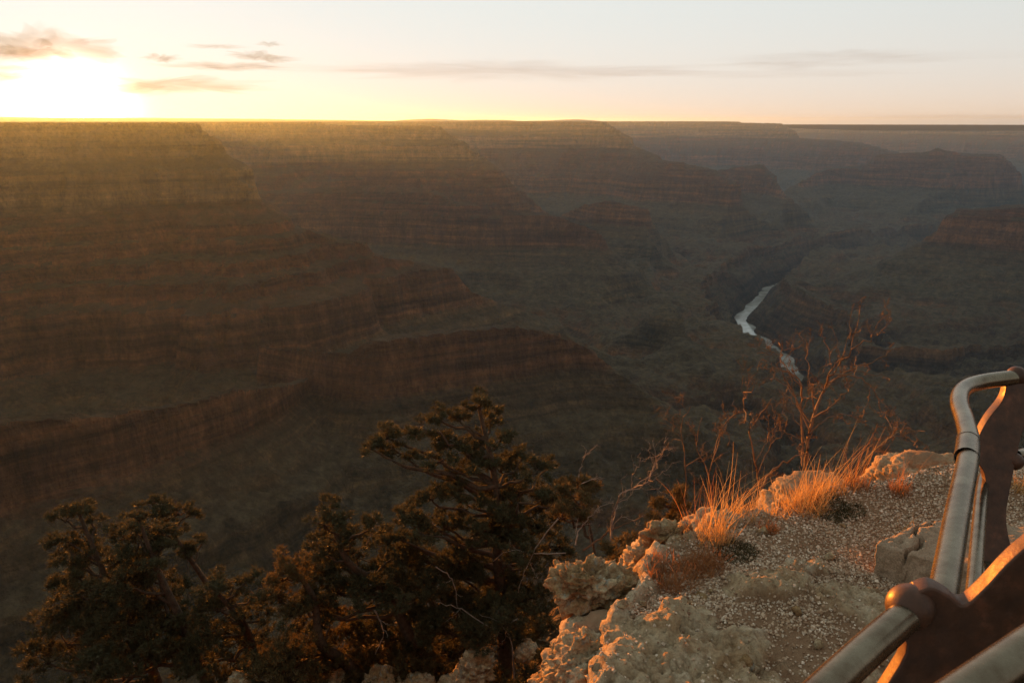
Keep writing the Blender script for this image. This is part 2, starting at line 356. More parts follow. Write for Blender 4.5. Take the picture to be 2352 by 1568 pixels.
def split_out(mask, name, label):
    f = F[mask]; used = np.unique(f); rm = np.zeros(len(V), np.int32); rm[used] = np.arange(len(used))
    o = mesh_np(name, V[used], rm[f], rock_m, k='structure'); tag(o, label); return o
split_out((fw == -1), 'canyon_floor', 'dark benches and gorge slopes at the bottom of the canyon')
split_out((fw == -2), 'cliff_slope', 'steep ground falling from the viewpoint into the canyon')
for ri, (nm, lb, *_) in enumerate(RIDGES):
    m = fw == ri
    if m.sum() > 50: split_out(m, nm, lb)

# far mountains, faint over the plateau
fm = MB('far_hill'); fcol = fm.ramp(fm.noise(fm.coord((.0005, .0005, .004)), 1, 5), [(.3, (.16, .12, .10)), (.7, (.22, .17, .14))]); far_m = fm.pbr(fcol, .95, spec=.1)
xs = np.linspace(-500, 2900, 260); tops = np.interp(xs, [-500, 0, 300, 600, 900, 940, 990, 1060, 1100, 1160, 1200, 1270, 1300, 1330, 1360, 1420, 2000, 2900], [267, 268.5, 270, 272.5, 277, 274, 272, 275.5, 274.5, 275, 277.5, 276, 274, 273.5, 276, 281, 300, 300])
tops = tops + .35 * noise2(xs / 23, xs * 0, 61) + .2 * noise2(xs / 7, xs * 0, 62)
VV = []
for j, (X, Yt) in enumerate(zip(xs, tops)):
    p = PD(X, Yt, 17500); q = p.copy(); q[:2] *= .93; q[2] = -60; s = p.copy(); s[:2] *= .965; s[2] = p[2] * .55; t_ = p.copy(); t_[:2] *= 1.1; t_[2] = -100
    VV += [q, s, p, t_]
VV = np.array(VV); J = np.arange(len(xs) * 4).reshape(-1, 4); FF = np.concatenate([np.stack([J[:-1, c], J[1:, c], J[1:, c + 1], J[:-1, c + 1]], -1) for c in range(3)])
tag(mesh_np('hills', VV, FF, far_m, True, k='structure'), 'faint pink hills on the far horizon')

# river: a sheet of muddy water that the gorge walls cut off at the banks
wm = MB('river_water')
wn = wm.noise(wm.coord((.03, .03, .03)), 1, 6, .6)
wc = wm.ramp(wm.noise(wm.coord((.006, .006, .006)), 1, 5, .6), [(.4, (.22, .18, .13)), (.6, (.44, .42, .37))])  # brown patches painted in for the gorge walls reflected in the water
water_m = wm.pbr(wc, .12, wm.bump(wn, .25, 1.5), spec=.7)
VV = []; FF = []
rp = np.array(river_pts)
for i, p in enumerate(rp):
    d = rp[min(i + 1, len(rp) - 1)] - rp[max(i - 1, 0)]; d = d / np.linalg.norm(d); n = np.array((-d[1], d[0]))
    for s in (-1, -.5, 0, .5, 1): VV.append((*(p + n * s * 110), -1404.0))
for i in range(len(rp) - 1):
    for c in range(4): a_ = i * 5 + c; FF.append((a_, a_ + 1, a_ + 6, a_ + 5))
tag(mesh_np('river', VV, FF, water_m, k='structure'), 'pale river bending through the bottom of the gorge')

# haze: one box of even air round the whole scene
hv = MB('haze'); pv = hv.n('ShaderNodeVolumePrincipled')
pv.inputs['Color'].default_value = (*HAZE_COL, 1); pv.inputs['Density'].default_value = HAZE_D; pv.inputs['Anisotropy'].default_value = HAZE_G
hv.l(pv.outputs[0], hv.out.inputs['Volume'])
B = 62000; zt = 150; zb = -1560
VV = [(-B, -B, zb), (B, -B, zb), (B, B, zb), (-B, B, zb), (-B, -B, zt), (B, -B, zt), (B, B, zt), (-B, B, zt)]
FF = [(0, 3, 2, 1), (4, 5, 6, 7), (0, 1, 5, 4), (1, 2, 6, 5), (2, 3, 7, 6), (3, 0, 4, 7)]
if HAZE_D > 0: tag(mesh_np('haze', VV, FF, hv.m, k='stuff'), 'thin blue evening haze filling the canyon')
# ------------------------------------------------------------------ rock ledge in front of the camera
def smooth01(t): t = np.clip(t, 0, 1); return t * t * (3 - 2 * t)
OUT = [(2700,1120),(2450,1086),(2330,1083),(2200,1082),(2130,1090),(2030,1107),(1950,1107),(1870,1124),(1790,1142),(1730,1162),(1680,1168),(1630,1188),(1590,1207),(1540,1225),(1490,1262),(1470,1300),(1462,1345),(1400,1400),(1372,1455),(1345,1510),(1340,1568)]
outline = [PZ(X, Y, 0.0)[:2] for X, Y in OUT] + [np.array(p) for p in ((.05, 2.3), (-.2, 1.6), (5.2, 1.6))]
def remeshed(o, voxel):
    m = o.modifiers.new('r', 'REMESH'); m.mode = 'VOXEL'; m.voxel_size = voxel
    dg = bpy.context.evaluated_depsgraph_get(); dg.update(); e = o.evaluated_get(dg); me = e.to_mesh()
    n = len(me.vertices); v = np.empty(n * 3, np.float32); me.vertices.foreach_get('co', v); nn = np.empty(n * 3, np.float32); me.vertices.foreach_get('normal', nn)
    lt = np.empty(len(me.polygons), np.int32); me.polygons.foreach_get('loop_total', lt); li = np.empty(len(me.loops), np.int32); me.loops.foreach_get('vertex_index', li)
    assert (lt == 4).all(); f = li.reshape(-1, 4).copy(); e.to_mesh_clear()
    old = o.data; bpy.data.objects.remove(o); bpy.data.meshes.remove(old)
    return v.reshape(-1, 3).astype(float), nn.reshape(-1, 3).astype(float), f
import bmesh
def prism(pts, z0, z1, inset=0.0):
    bm = bmesh.new(); c = np.mean(pts, 0)
    top = [bm.verts.new((p[0], p[1], z1)) for p in pts]; bot = [bm.verts.new((*(c + (np.array(p) - c) * (1 - inset)), z0)) for p in pts]
    bm.faces.new(top); bm.faces.new(bot[::-1])
    for i in range(len(pts)): bm.faces.new((top[i - 1], bot[i - 1], bot[i], top[i])[::-1])
    bmesh.ops.recalc_face_normals(bm, faces=bm.faces); return bm
def add_ball(bm, c, r, rot=0):
    from mathutils import Matrix
    g = bmesh.ops.create_icosphere(bm, subdivisions=3, radius=1)
    M = Matrix.Translation(Vector(c)) @ Matrix.Rotation(rot, 4, 'Z') @ Matrix.Diagonal((*r, 1)); bmesh.ops.transform(bm, matrix=M, verts=g['verts'])
def bm_obj(bm, name='tmp'):
    m = bpy.data.meshes.new(name); bm.to_mesh(m); bm.free(); o = bpy.data.objects.new(name, m); COL.objects.link(o); return o
PATCH = [(1975,1375,85,38),(1760,1340,90,26),(1580,1420,60,35),(1560,1520,190,80),(1480,1480,120,60),(1690,1560,110,60),(2040,1440,40,40),(1700,1470,70,30),(1390,1480,110,60),(1850,1300,60,14),(1960,1530,50,22)]
def bedrock(x, y):
    """1 on bare rock, 0 under gravel"""
    m = np.zeros_like(x)
    for X, Y, rx, ry in PATCH:
        c = PZ(X, Y, 0); ax = PZ(X + rx, Y, 0) - c; ay = PZ(X, Y - ry, 0) - c
        rx_ = np.linalg.norm(ax[:2]); ry_ = np.linalg.norm(ay[:2]); d = np.hypot((x - c[0]) / rx_, (y - c[1]) / ry_)
        m = np.maximum(m, smooth01((1.35 - d + .35 * noise2(x * 6, y * 6, 71) + .25 * noise2(x * 17, y * 17, 72)) * 2.2))
    de = poly_dist(x, y, outline[5:]) 
    m = np.maximum(m, smooth01((.12 - de + .06 * noise2(x * 5, y * 5, 73)) * 12) * (x < 1.6))
    return m
def cell3(p, seed=0):
    q = np.floor(p).astype(np.int64); f = p - q; best = np.full(len(p), 9.0); val = np.zeros(len(p))
    for a in (-1, 0, 1):
        for b in (-1, 0, 1):
            for c in (-1, 0, 1):
                ix, iy, iz = q[:, 0] + a, q[:, 1] + b, q[:, 2] + c
                dx = a + _v(ix, iy, iz, seed) * .45 + .5 - f[:, 0]; dy = b + _v(ix, iy, iz, seed + 5) * .45 + .5 - f[:, 1]; dz = c + _v(ix, iy, iz, seed + 9) * .45 + .5 - f[:, 2]
                d = dx * dx + dy * dy + dz * dz; m = d < best; best = np.where(m, d, best); val = np.where(m, _v(ix, iy, iz, seed + 13), val)
    return val
def rough(V, N_, amt, seed=0, f=1.0):
    p = V * f
    wp = p + .035 * np.stack([noise3(p * 9, seed + 31), noise3(p * 9, seed + 32), noise3(p * 9, seed + 33)], 1)
    a = .020 * cell3(wp * np.array((7, 7, 13)), seed + 41) + .006 * cell3(wp * np.array((17, 17, 34)), seed + 43)
    a += .040 * fbm3(p * 3.0, 3, seed + 1) + .026 * (ridged3(p * 6.5, 3, seed + 5) - .6) - .030 * np.clip(.55 - worley3(p * 11 + .5 * fbm3(p * 5, 2, seed)[:, None], seed + 9), 0, 1) * 2
    a += .018 * (ridged3(p * np.array((22, 22, 34)), 2, seed + 12) - .6) + .007 * noise3(p * 60, seed + 15)
    lay = np.abs(noise3(p * np.array((2.2, 2.2, 16)) + .35 * fbm3(p * 4, 2, seed + 22)[:, None], seed + 21)); a -= .030 * np.clip(.16 - lay, 0, 1) / .16   # bedding cracks
    a -= .016 * np.clip(.5 - worley3(p * np.array((30, 30, 40)), seed + 19), 0, 1) * 2
    return V + N_ * (a * amt)[:, None]

mr = MB('limestone'); c3 = mr.coord((1, 1, 1), 'Object')
gpos = mr.n('ShaderNodeNewGeometry').outputs['Position']
n1 = mr.noise(gpos, 3.5, 8, .65, .6); n2 = mr.noise(gpos, 9, 8, .7, 1.0); n3 = mr.noise(gpos, 45, 6, .7)
col = mr.ramp(n1, [(.30, (.22, .11, .04)), (.44, (.40, .25, .11)), (.55, (.55, .41, .235)), (.72, (.68, .56, .38))])
col = mr.mix(mr.ramp(n2, [(.42, (0, 0, 0)), (.62, (.75, .75, .75))]), col, (.30, .15, .07))
col = mr.mix(mr.ramp(mr.noise(gpos, 14, 6, .7, .3), [(.55, (0, 0, 0)), (.63, (.7, .7, .7))]), col, (.31, .33, .28))
col = mr.mix(1.0, col, mr.ramp(n3, [(.3, (.5, .47, .45)), (.55, (1, 1, 1)), (.8, (1.25, 1.25, 1.25))]), 'MULTIPLY')
vo = mr.n('ShaderNodeTexVoronoi'); vo.inputs['Scale'].default_value = 60; mr.l(gpos, vo.inputs['Vector'])
bh = mr.math('ADD', mr.noise(gpos, 60, 8, .75), mr.math('MULTIPLY', vo.outputs['Distance'], .5))
lime_m = mr.pbr(col, .92, mr.bump(bh, 1.0, .02), spec=.15)
md = MB('ledge_ground'); gpos = md.n('ShaderNodeNewGeometry').outputs['Position']
# the ledge carries an attribute 'bare': bare rock against earth under the gravel
att = md.n('ShaderNodeAttribute'); att.attribute_name = 'bare'
n1 = md.noise(gpos, 3.5, 8, .65, .6); n2 = md.noise(gpos, 9, 8, .7, 1.0); n3 = md.noise(gpos, 45, 6, .7)
rock = md.ramp(n1, [(.22, (.26, .135, .06)), (.38, (.46, .30, .16)), (.50, (.53, .39, .235)), (.68, (.70, .57, .40))])
rock = md.mix(md.ramp(n2, [(.50, (0, 0, 0)), (.66, (.6, .6, .6))]), rock, (.34, .18, .08))
rock = md.mix(1.0, rock, md.ramp(n3, [(.3, (.55, .52, .5)), (.55, (1, 1, 1)), (.8, (1.2, 1.2, 1.2))]), 'MULTIPLY')
dirt = md.ramp(md.noise(gpos, 8, 10, .75), [(.3, (.23, .125, .065)), (.7, (.36, .22, .125))])
col = md.mix(att.outputs['Fac'], dirt, rock)
bh = md.math('ADD', md.noise(gpos, 70, 8, .75), md.math('MULTIPLY', md.noise(gpos, 260, 3, .6), .4))
ledge_m = md.pbr(col, .93, md.bump(bh, 1.0, .016), spec=.12)

mp = MB('pale_limestone'); gpos = mp.n('ShaderNodeNewGeometry').outputs['Position']
pc_ = mp.ramp(mp.noise(gpos, 6, 8, .7, .6), [(.34, (.34, .20, .10)), (.48, (.47, .34, .205)), (.66, (.66, .53, .36))])
pc_ = mp.mix(1.0, pc_, mp.ramp(mp.noise(gpos, 45, 6, .7), [(.3, (.6, .56, .52)), (.55, (1, 1, 1))]), 'MULTIPLY')
pale_m = mp.pbr(pc_, .92, mp.bump(mp.noise(gpos, 60, 8, .75), 1.0, .016), spec=.12)
bm = prism([p for p in outline], -1.7, -.02, .06)
for (X, Y, z, r) in [(1850,1200,-.5,(.35,.3,.4)),(1620,1300,-.6,(.3,.3,.4)),(1420,1480,-.55,(.32,.3,.45)),(1500,1380,-.7,(.3,.3,.4)),(1380,1600,-.6,(.35,.3,.5)),(2100,1150,-.5,(.4,.3,.4))]:
    add_ball(bm, PZ(X, Y, z), r)
V, Nn, F = remeshed(bm_obj(bm), .0165)
x, y = V[:, 0], V[:, 1]
bare = bedrock(x, y)
bare = np.where(Nn[:, 2] > .5, bare, 1.0); bare = np.maximum(bare, smooth01((-.10 - V[:, 2]) * 12))
rim_d = poly_dist(x, y, outline)
top = (V[:, 2] > -.1) 
lift = .05 * noise2(x * 1.1, y * 1.1, 81) + .025 * noise2(x * 3, y * 3, 82)
V2 = rough(V, Nn, .12 + .75 * bare, 3)
V2[:, 2] += np.where(top, lift + .035 * bare * (rim_d > .02) - .02 * (1 - bare), 0)
V2[:, 2] += np.where(top, .10 * smooth01((.5 - rim_d) * 2) * smooth01((x - 1.5) * .7), 0)   # the far lip stands a little proud
ledge = mesh_np('rock_ledge', V2, F, ledge_m, True, k='structure')
ba = ledge.data.attributes.new('bare', 'FLOAT', 'POINT'); ba.data.foreach_set('value', bare.astype(np.float32)[:len(ledge.data.vertices)])
tag(ledge, 'sunlit limestone ledge strewn with gravel at the edge of the drop')
print('ledge quads', len(F))
# a height lookup on the ledge top
GX0, GY0, GS = -2.6, -.7, .02; gw, gh = 400, 300
LH = np.full((gw, gh), -9.0); tm = V2[:, 2] > -.35
gi = ((V2[tm, 0] - GX0) / GS).astype(int); gj = ((V2[tm, 1] - GY0) / GS).astype(int); ok = (gi >= 0) & (gi < gw) & (gj >= 0) & (gj < gh)
np.maximum.at(LH, (gi[ok], gj[ok]), V2[tm, 2][ok])
for _ in range(2):
    for sx, sy in ((1, 0), (-1, 0), (0, 1), (0, -1)):
        s_ = np.roll(LH, (sx, sy), (0, 1)); LH = np.where(LH < -5, s_, LH)
def ledge_z(x, y):
    i = np.clip(((np.asarray(x) - GX0) / GS).astype(int), 0, gw - 1); j = np.clip(((np.asarray(y) - GY0) / GS).astype(int), 0, gh - 1); return LH[i, j]

def outcrop(balls, voxel, amt, seed, label, name='rock_outcrop', mat=None, cat='rock', f=1.0, group=None):
    bm = bmesh.new(); c0 = np.mean([b[0] for b in balls], 0)
    for c, r, rot in balls: add_ball(bm, c, r, rot)
    V, Nn, F = remeshed(bm_obj(bm), voxel)
    V = rough(V, Nn, amt, seed, f)
    o = mesh_np(name, V - c0, F, mat or lime_m, True); o.location = c0; tag(o, label, cat, group); return o
def B_(X, Y, z, r, rot=0): return (PZ(X, Y, z), r, rot)
outcrop([B_(1350,1340,-.10,(.20,.17,.15)), B_(1300,1322,-.10,(.11,.12,.09)), B_(1420,1350,-.12,(.16,.15,.12)), B_(1365,1400,-.28,(.15,.17,.18)), B_(1400,1450,-.5,(.16,.18,.3))], .009, 1.15, 31, 'overhanging limestone knob with rusty underside jutting from the left tip of the ledge')
outcrop([B_(1500,1262,-.10,(.085,.09,.16)), B_(1545,1240,-.03,(.09,.08,.12)), B_(1480,1300,-.2,(.08,.09,.15)), B_(1580,1235,-.06,(.08,.08,.1))], .009, .95, 37, 'craggy pitted rock at the lip beside the tall grass, lit yellow on its left')
outcrop([B_(1350,1545,-.22,(.17,.22,.22)), B_(1300,1580,-.40,(.15,.2,.25)), B_(1400,1500,-.16,(.16,.14,.12)), B_(1330,1640,-.5,(.2,.2,.4))], .010, 1.3, 41, 'rust-red rock bulging from the bottom left of the ledge')
outcrop([B_(1475,1560,-.14,(.22,.18,.13)), B_(1560,1590,-.10,(.26,.22,.12)), B_(1440,1610,-.2,(.14,.14,.23)), B_(1570,1490,-.09,(.22,.14,.065)), B_(1660,1540,-.08,(.2,.14,.07))], .010, .8, 43, 'pale weathered rock hump streaked orange at the bottom of the ledge', mat=pale_m)
outcrop([B_(1975,1380,-.05,(.17,.12,.055)), B_(2010,1410,-.05,(.1,.1,.05))], .010, .6, 47, 'flat white rock half buried in the gravel left of the railing', mat=pale_m)
outcrop([B_(1760,1340,-.045,(.2,.08,.04)), B_(1820,1325,-.05,(.12,.06,.035))], .010, .55, 53, 'low pale rock rib half buried in the middle of the gravel', mat=pale_m)
outcrop([B_(1585,1415,-.05,(.13,.09,.06)), B_(1610,1385,-.05,(.06,.1,.05))], .009, .7, 59, 'small knobbly rock ridge in the gravel beside the overhanging knob')
# rocks below, among the trees
outcrop([(PD(640,1590,8.0),(.5,.5,.35),0), (PD(720,1596,8.1),(.45,.4,.36),.3), (PD(560,1600,8.0),(.3,.4,.25),0)], .03, 2.0, 61, 'flat-topped orange-lit rock slab at the bottom, behind the tree shadows', f=.6)
outcrop([(PD(1095,1535,7.6),(.22,.2,.22),0), (PD(1070,1570,7.6),(.25,.22,.2),0)], .02, 1.5, 67, 'rounded orange boulder behind the trunk of the big pine', f=.8)
outcrop([(PD(1210,1500,7.9),(.12,.14,.11),0)], .018, 1.0, 69, 'small sunlit boulder low between the big pine and the ledge', f=.8)
outcrop([(PD(880,1575,7.8),(.28,.25,.16),0), (PD(960,1580,7.7),(.2,.2,.15),0)], .02, 1.3, 73, 'broken sunlit rocks under the branches of the middle pine', f=.8)

# gravel: thousands of chips lying on the ledge, one object
rng = np.random.default_rng(5)
pm = MB('pebble'); gg = pm.n('ShaderNodeNewGeometry'); rpi = gg.outputs['Random Per Island']
pc = pm.ramp(rpi, [(0, (.22, .12, .065)), (.25, (.38, .25, .15)), (.5, (.50, .35, .225)), (.75, (.45, .35, .25)), (.93, (.62, .47, .33)), (1, (.76, .63, .48))])
peb_m = pm.pbr(pc, .85, pm.bump(pm.noise(gg.outputs['Position'], 150, 3), .5, .003), spec=.2)
def chips(cx, cy, cz, s, flat=.78):
    n = len(cx); base = np.array([(-1,-1,-1),(1,-1,-1),(1,1,-1),(-1,1,-1),(-1,-1,1),(1,-1,1),(1,1,1),(-1,1,1)], float) * .6
    P = base[None] + rng.uniform(-.26, .26, (n, 8, 3)); P *= np.array((1, 1, flat))[None, None] * rng.uniform(.75, 1.2, (n, 1, 3))
    # random tilt
    a, b, c = rng.uniform(0, 6.28, n), rng.normal(0, .45, n), rng.normal(0, .45, n)
    ca, sa, cb, sb, cc, s_c = np.cos(a), np.sin(a), np.cos(b), np.sin(b), np.cos(c), np.sin(c)
    x, y, z = P[..., 0], P[..., 1], P[..., 2]
    y, z = y * cb[:, None] - z * sb[:, None], y * sb[:, None] + z * cb[:, None]
    x, z = x * cc[:, None] - z * s_c[:, None], x * s_c[:, None] + z * cc[:, None]
    x, y = x * ca[:, None] - y * sa[:, None], x * sa[:, None] + y * ca[:, None]
    P = np.stack([x, y, z], -1) * s[:, None, None] + np.stack([cx, cy, cz + s * .28], -1)[:, None]
    q = np.array([(0,2,1),(0,3,2),(4,5,6),(4,6,7),(0,1,5),(0,5,4),(1,2,6),(1,6,5),(2,3,7),(2,7,6),(3,0,4),(3,4,7)])
    F = (q[None] + np.arange(n)[:, None, None] * 8).reshape(-1, 3); return P.reshape(-1, 3), F
def inside_outline(x, y):
    c = np.zeros(len(x), bool); P = outline; j = len(P) - 1
    for i in range(len(P)):
        a, b = P[i], P[j]; c ^= ((a[1] > y) != (b[1] > y)) & (x < (b[0] - a[0]) * (y - a[1]) / (b[1] - a[1] + 1e-12) + a[0]); j = i
    return c
NC = 330000
gx = rng.uniform(-.2, 4.9, NC); gy = rng.uniform(1.6, 5.2, NC)
keep = inside_outline(gx, gy); gx, gy = gx[keep], gy[keep]
vis = np.abs(gx / gy) < .80; gx, gy = gx[vis], gy[vis]
pb = bedrock(gx, gy); dens = (1 - pb * .93) * np.clip(.72 + .6 * noise2(gx * 2.2, gy * 2.2, 91), .25, 1)
dirtspot = np.zeros_like(gx)
for X, Y, r in ((2010, 1490, .16), (1890, 1540, .22), (1985, 1445, .1), (1850,1480,.12)):
    c = PZ(X, Y, 0); dirtspot = np.maximum(dirtspot, smooth01(1.6 - np.hypot(gx - c[0], gy - c[1]) / r))
keep = rng.random(len(gx)) < dens * (1 - .75 * dirtspot); gx, gy = gx[keep], gy[keep]
gz = ledge_z(gx, gy); keep = gz > -.3; gx, gy, gz = gx[keep], gy[keep], gz[keep]
gx, gy, gz = gx[:38000], gy[:38000], gz[:38000]
s = .0050 + .0052 * rng.random(len(gx)) ** 3 + .007 * (rng.random(len(gx)) < .03) * rng.random(len(gx))
Vp, Fp = chips(gx, gy, gz, s)
tag(mesh_np('gravel', Vp, Fp, peb_m, k='stuff'), 'loose gravel of pale and brown chips covering the ledge')
print('chips', len(gx))
# the few stones big enough to pick out
big = [(1750,1215,.030,'pinkish'),(1905,1268,.024,'pale'),(1632,1345,.022,'grey'),(1990,1238,.020,'white'),(1830,1395,.026,'buff'),(1720,1520,.030,'grey'),(1880,1465,.020,'tan'),(2020,1500,.022,'white'),(1430,1405,.028,'pale'),(1478,1378,.024,'white'),(1940,1185,.022,'brown'),(2088,1168,.020,'pale')]
where = ['upper middle of the gravel below the round grass tuft','gravel midway between the block and the tall grass','gravel right of the low red bush','gravel near the foot of the largest grass clump','gravel between the two half-buried pale rocks','gravel beside the pale rock hump at the bottom','bare dirt patch left of the railing','gravel closest to the near railing post','notch beside the overhanging knob','gravel where the ledge meets the overhanging knob','gravel under the dark cushion plant','gravel at the far lip left of the railing']
for (X, Y, s_, cname), wh in zip(big, where):
    p = PZ(X, Y, 0); z = float(ledge_z(p[0], p[1])); p[2] = z if z > -1 else -.05
    outcrop([(p + np.array((0, 0, s_ * .5)), (s_, s_ * .8, s_ * .6), X)], .005, .28, X, f'small {cname} stone lying on the {wh}', 'stone', None, 'stone', 2.5, 'loose stones on the ledge')
# short fallen sticks
def concrete():
    A, Bc, C, D = PZ(2010,1247,.15), PZ(2128,1192,.15), PZ(2400,1205,.15), PZ(2290,1330,.15)
    pts = [p[:2] for p in (A, Bc, C, D)]
    V, Nn, F = remeshed(bm_obj(prism(pts, -.15, .15)), .0095)
    p = V; V = V + Nn * (.012 * fbm3(p * 8, 3, 5) + .004 * noise3(p * 60, 8) - .012 * np.clip(.45 - worley3(p * 14, 3), 0, 1))[:, None]
    def line(pix, z): return [PZ(X, Y, z)[:2] for X, Y in pix]
    crack = line([(2150,1160),(2140,1200),(2103,1212),(2100,1226),(2118,1238),(2112,1250),(2085,1258),(2078,1275),(2072,1300)], .15)
    dC = poly_dist(V[:, 0] + .01 * noise3(p * 25, 3), V[:, 1] + .01 * noise3(p * 25, 4), crack)
    V[:, 2] -= np.where(V[:, 2] > .05, .07 * smooth01((.011 - dC) / .008), 0)
    fc = poly_dist(V[:, 0], V[:, 1], [crack[-1], crack[-1] + (crack[-1] - crack[-2]) * .6]) 
    V -= Nn * (.035 * smooth01((.012 - fc) / .008) * (np.abs(Nn[:, 2]) < .5))[:, None]
    for g in ([(2048,1232),(2062,1222),(2085,1220)], [(2030,1243),(2050,1238),(2064,1246),(2075,1240)], [(2066,1212),(2084,1208),(2100,1202)], [(2084,1232),(2092,1224)], [(2100,1196),(2120,1200)], [(2052,1250),(2070,1254)]):
        dg_ = poly_dist(V[:, 0], V[:, 1], line(g, .15)); V[:, 2] -= np.where(V[:, 2] > .1, .014 * smooth01((.010 - dg_) / .006), 0)
    m = MB('old_concrete'); gp = m.n('ShaderNodeNewGeometry').outputs['Position']
    c = m.ramp(m.noise(gp, 12, 8, .7), [(.3, (.24, .165, .10)), (.7, (.42, .30, .20))])
    c = m.mix(1.0, c, m.ramp(m.noise(gp, 120, 4, .7), [(.3, (.6, .6, .6)), (.7, (1.3, 1.3, 1.3))]), 'MULTIPLY')
    mt = m.pbr(c, .93, m.bump(m.noise(gp, 160, 5, .7), .7, .006), spec=.1)
    c0 = np.array((*A[:2], 0)); o = mesh_np('concrete_footing', V - c0, F, mt, True); o.location = c0
    tag(o, 'cracked brown concrete footing with scratched top under the far railing post', 'concrete block')
concrete()
# ------------------------------------------------------------------ plants
class Tubes:
    def __init__(s): s.V = []; s.F = []; s.n = 0
    def add(s, pts, rad, sides=5):
        pts = np.asarray(pts, float); n = len(pts); rad = np.broadcast_to(rad, (n,))
        t = np.gradient(pts, axis=0); t /= np.linalg.norm(t, axis=1)[:, None] + 1e-9
        up = np.array((0, 0, 1.0)); a = np.cross(t, up); bad = np.linalg.norm(a, axis=1) < .15; a[bad] = np.cross(t[bad], (1, 0, 0)); a /= np.linalg.norm(a, axis=1)[:, None]
        b = np.cross(t, a); th = np.arange(sides) * 2 * math.pi / sides
        ring = pts[:, None] + rad[:, None, None] * (np.cos(th)[None, :, None] * a[:, None] + np.sin(th)[None, :, None] * b[:, None])
        s.V.append(ring.reshape(-1, 3)); k = np.arange(sides); k2 = (k + 1) % sides
        for i in range(n - 1):
            o = s.n + i * sides; s.F.append(np.stack([o + k, o + k2, o + sides + k2, o + sides + k], 1))
        s.n += n * sides
    def build(s, name, mat, parent=None, origin=(0, 0, 0)):
        return mesh_np(name, np.concatenate(s.V) - np.array(origin), np.concatenate(s.F), mat, True, parent)
pr = random.Random(11); nr_ = np.random.default_rng(12)
def catmull(P, n=6):
    P = np.asarray(P, float); Q = np.vstack([2 * P[0] - P[1], P, 2 * P[-1] - P[-2]]); out = []
    for i in range(1, len(Q) - 2):
        for t in np.linspace(0, 1, n, endpoint=False):
            a, b, c, d = Q[i - 1:i + 3]; out.append(.5 * (2 * b + (c - a) * t + (2 * a - 5 * b + 4 * c - d) * t * t + (3 * b - a - 3 * c + d) * t ** 3))
    out.append(P[-1]); return np.array(out)
def wiggle(a, b, n, amt):
    t = np.linspace(0, 1, n)[:, None]; p = a + (b - a) * t; L_ = np.linalg.norm(b - a)
    j = nr_.normal(0, amt * L_, (n, 3)); j[0] = 0; j[-1] = 0; return p + j * np.sin(t * math.pi) ** .5

bk = MB('bark'); bp = bk.coord((1, 1, 1)); bark_m = bk.pbr(bk.ramp(bk.noise(bp, 18, 6, .7), [(.3, (.04, .027, .018)), (.7, (.12, .08, .05))]), .9, bk.bump(bk.noise(bp, 60, 5), .8, .01), spec=.1)
dk = MB('dead_wood'); dp = dk.coord((1, 1, 1)); dead_m = dk.pbr(dk.ramp(dk.noise(dp, 18, 6, .7), [(.3, (.15, .105, .08)), (.7, (.36, .27, .20))]), .85, dk.bump(dk.noise(dp, 60, 5), .6, .006), spec=.15)
tk = MB('twig'); tp = tk.coord((1, 1, 1)); twig_m = tk.pbr(tk.ramp(tk.noise(tp, 9, 5, .7), [(.3, (.10, .055, .03)), (.7, (.24, .135, .075))]), .8, spec=.2)
def leafmat(name, a, b, c, tr):
    m = MB(name); g = m.n('ShaderNodeNewGeometry'); n = m.noise(g.outputs['Position'], 4, 4, .6)
    col = m.mix(m.math('MULTIPLY', g.outputs['Random Per Island'], .8), m.ramp(n, [(.35, a), (.65, b)]), c); return m.pbr(col, .7, spec=.25, trans=tr)
needle_m = leafmat('pine_needles', (.040, .040, .018), (.068, .062, .028), (.105, .082, .034), .25)
juniper_m = leafmat('juniper_leaves', (.06, .05, .02), (.10, .075, .03), (.16, .10, .035), .32)

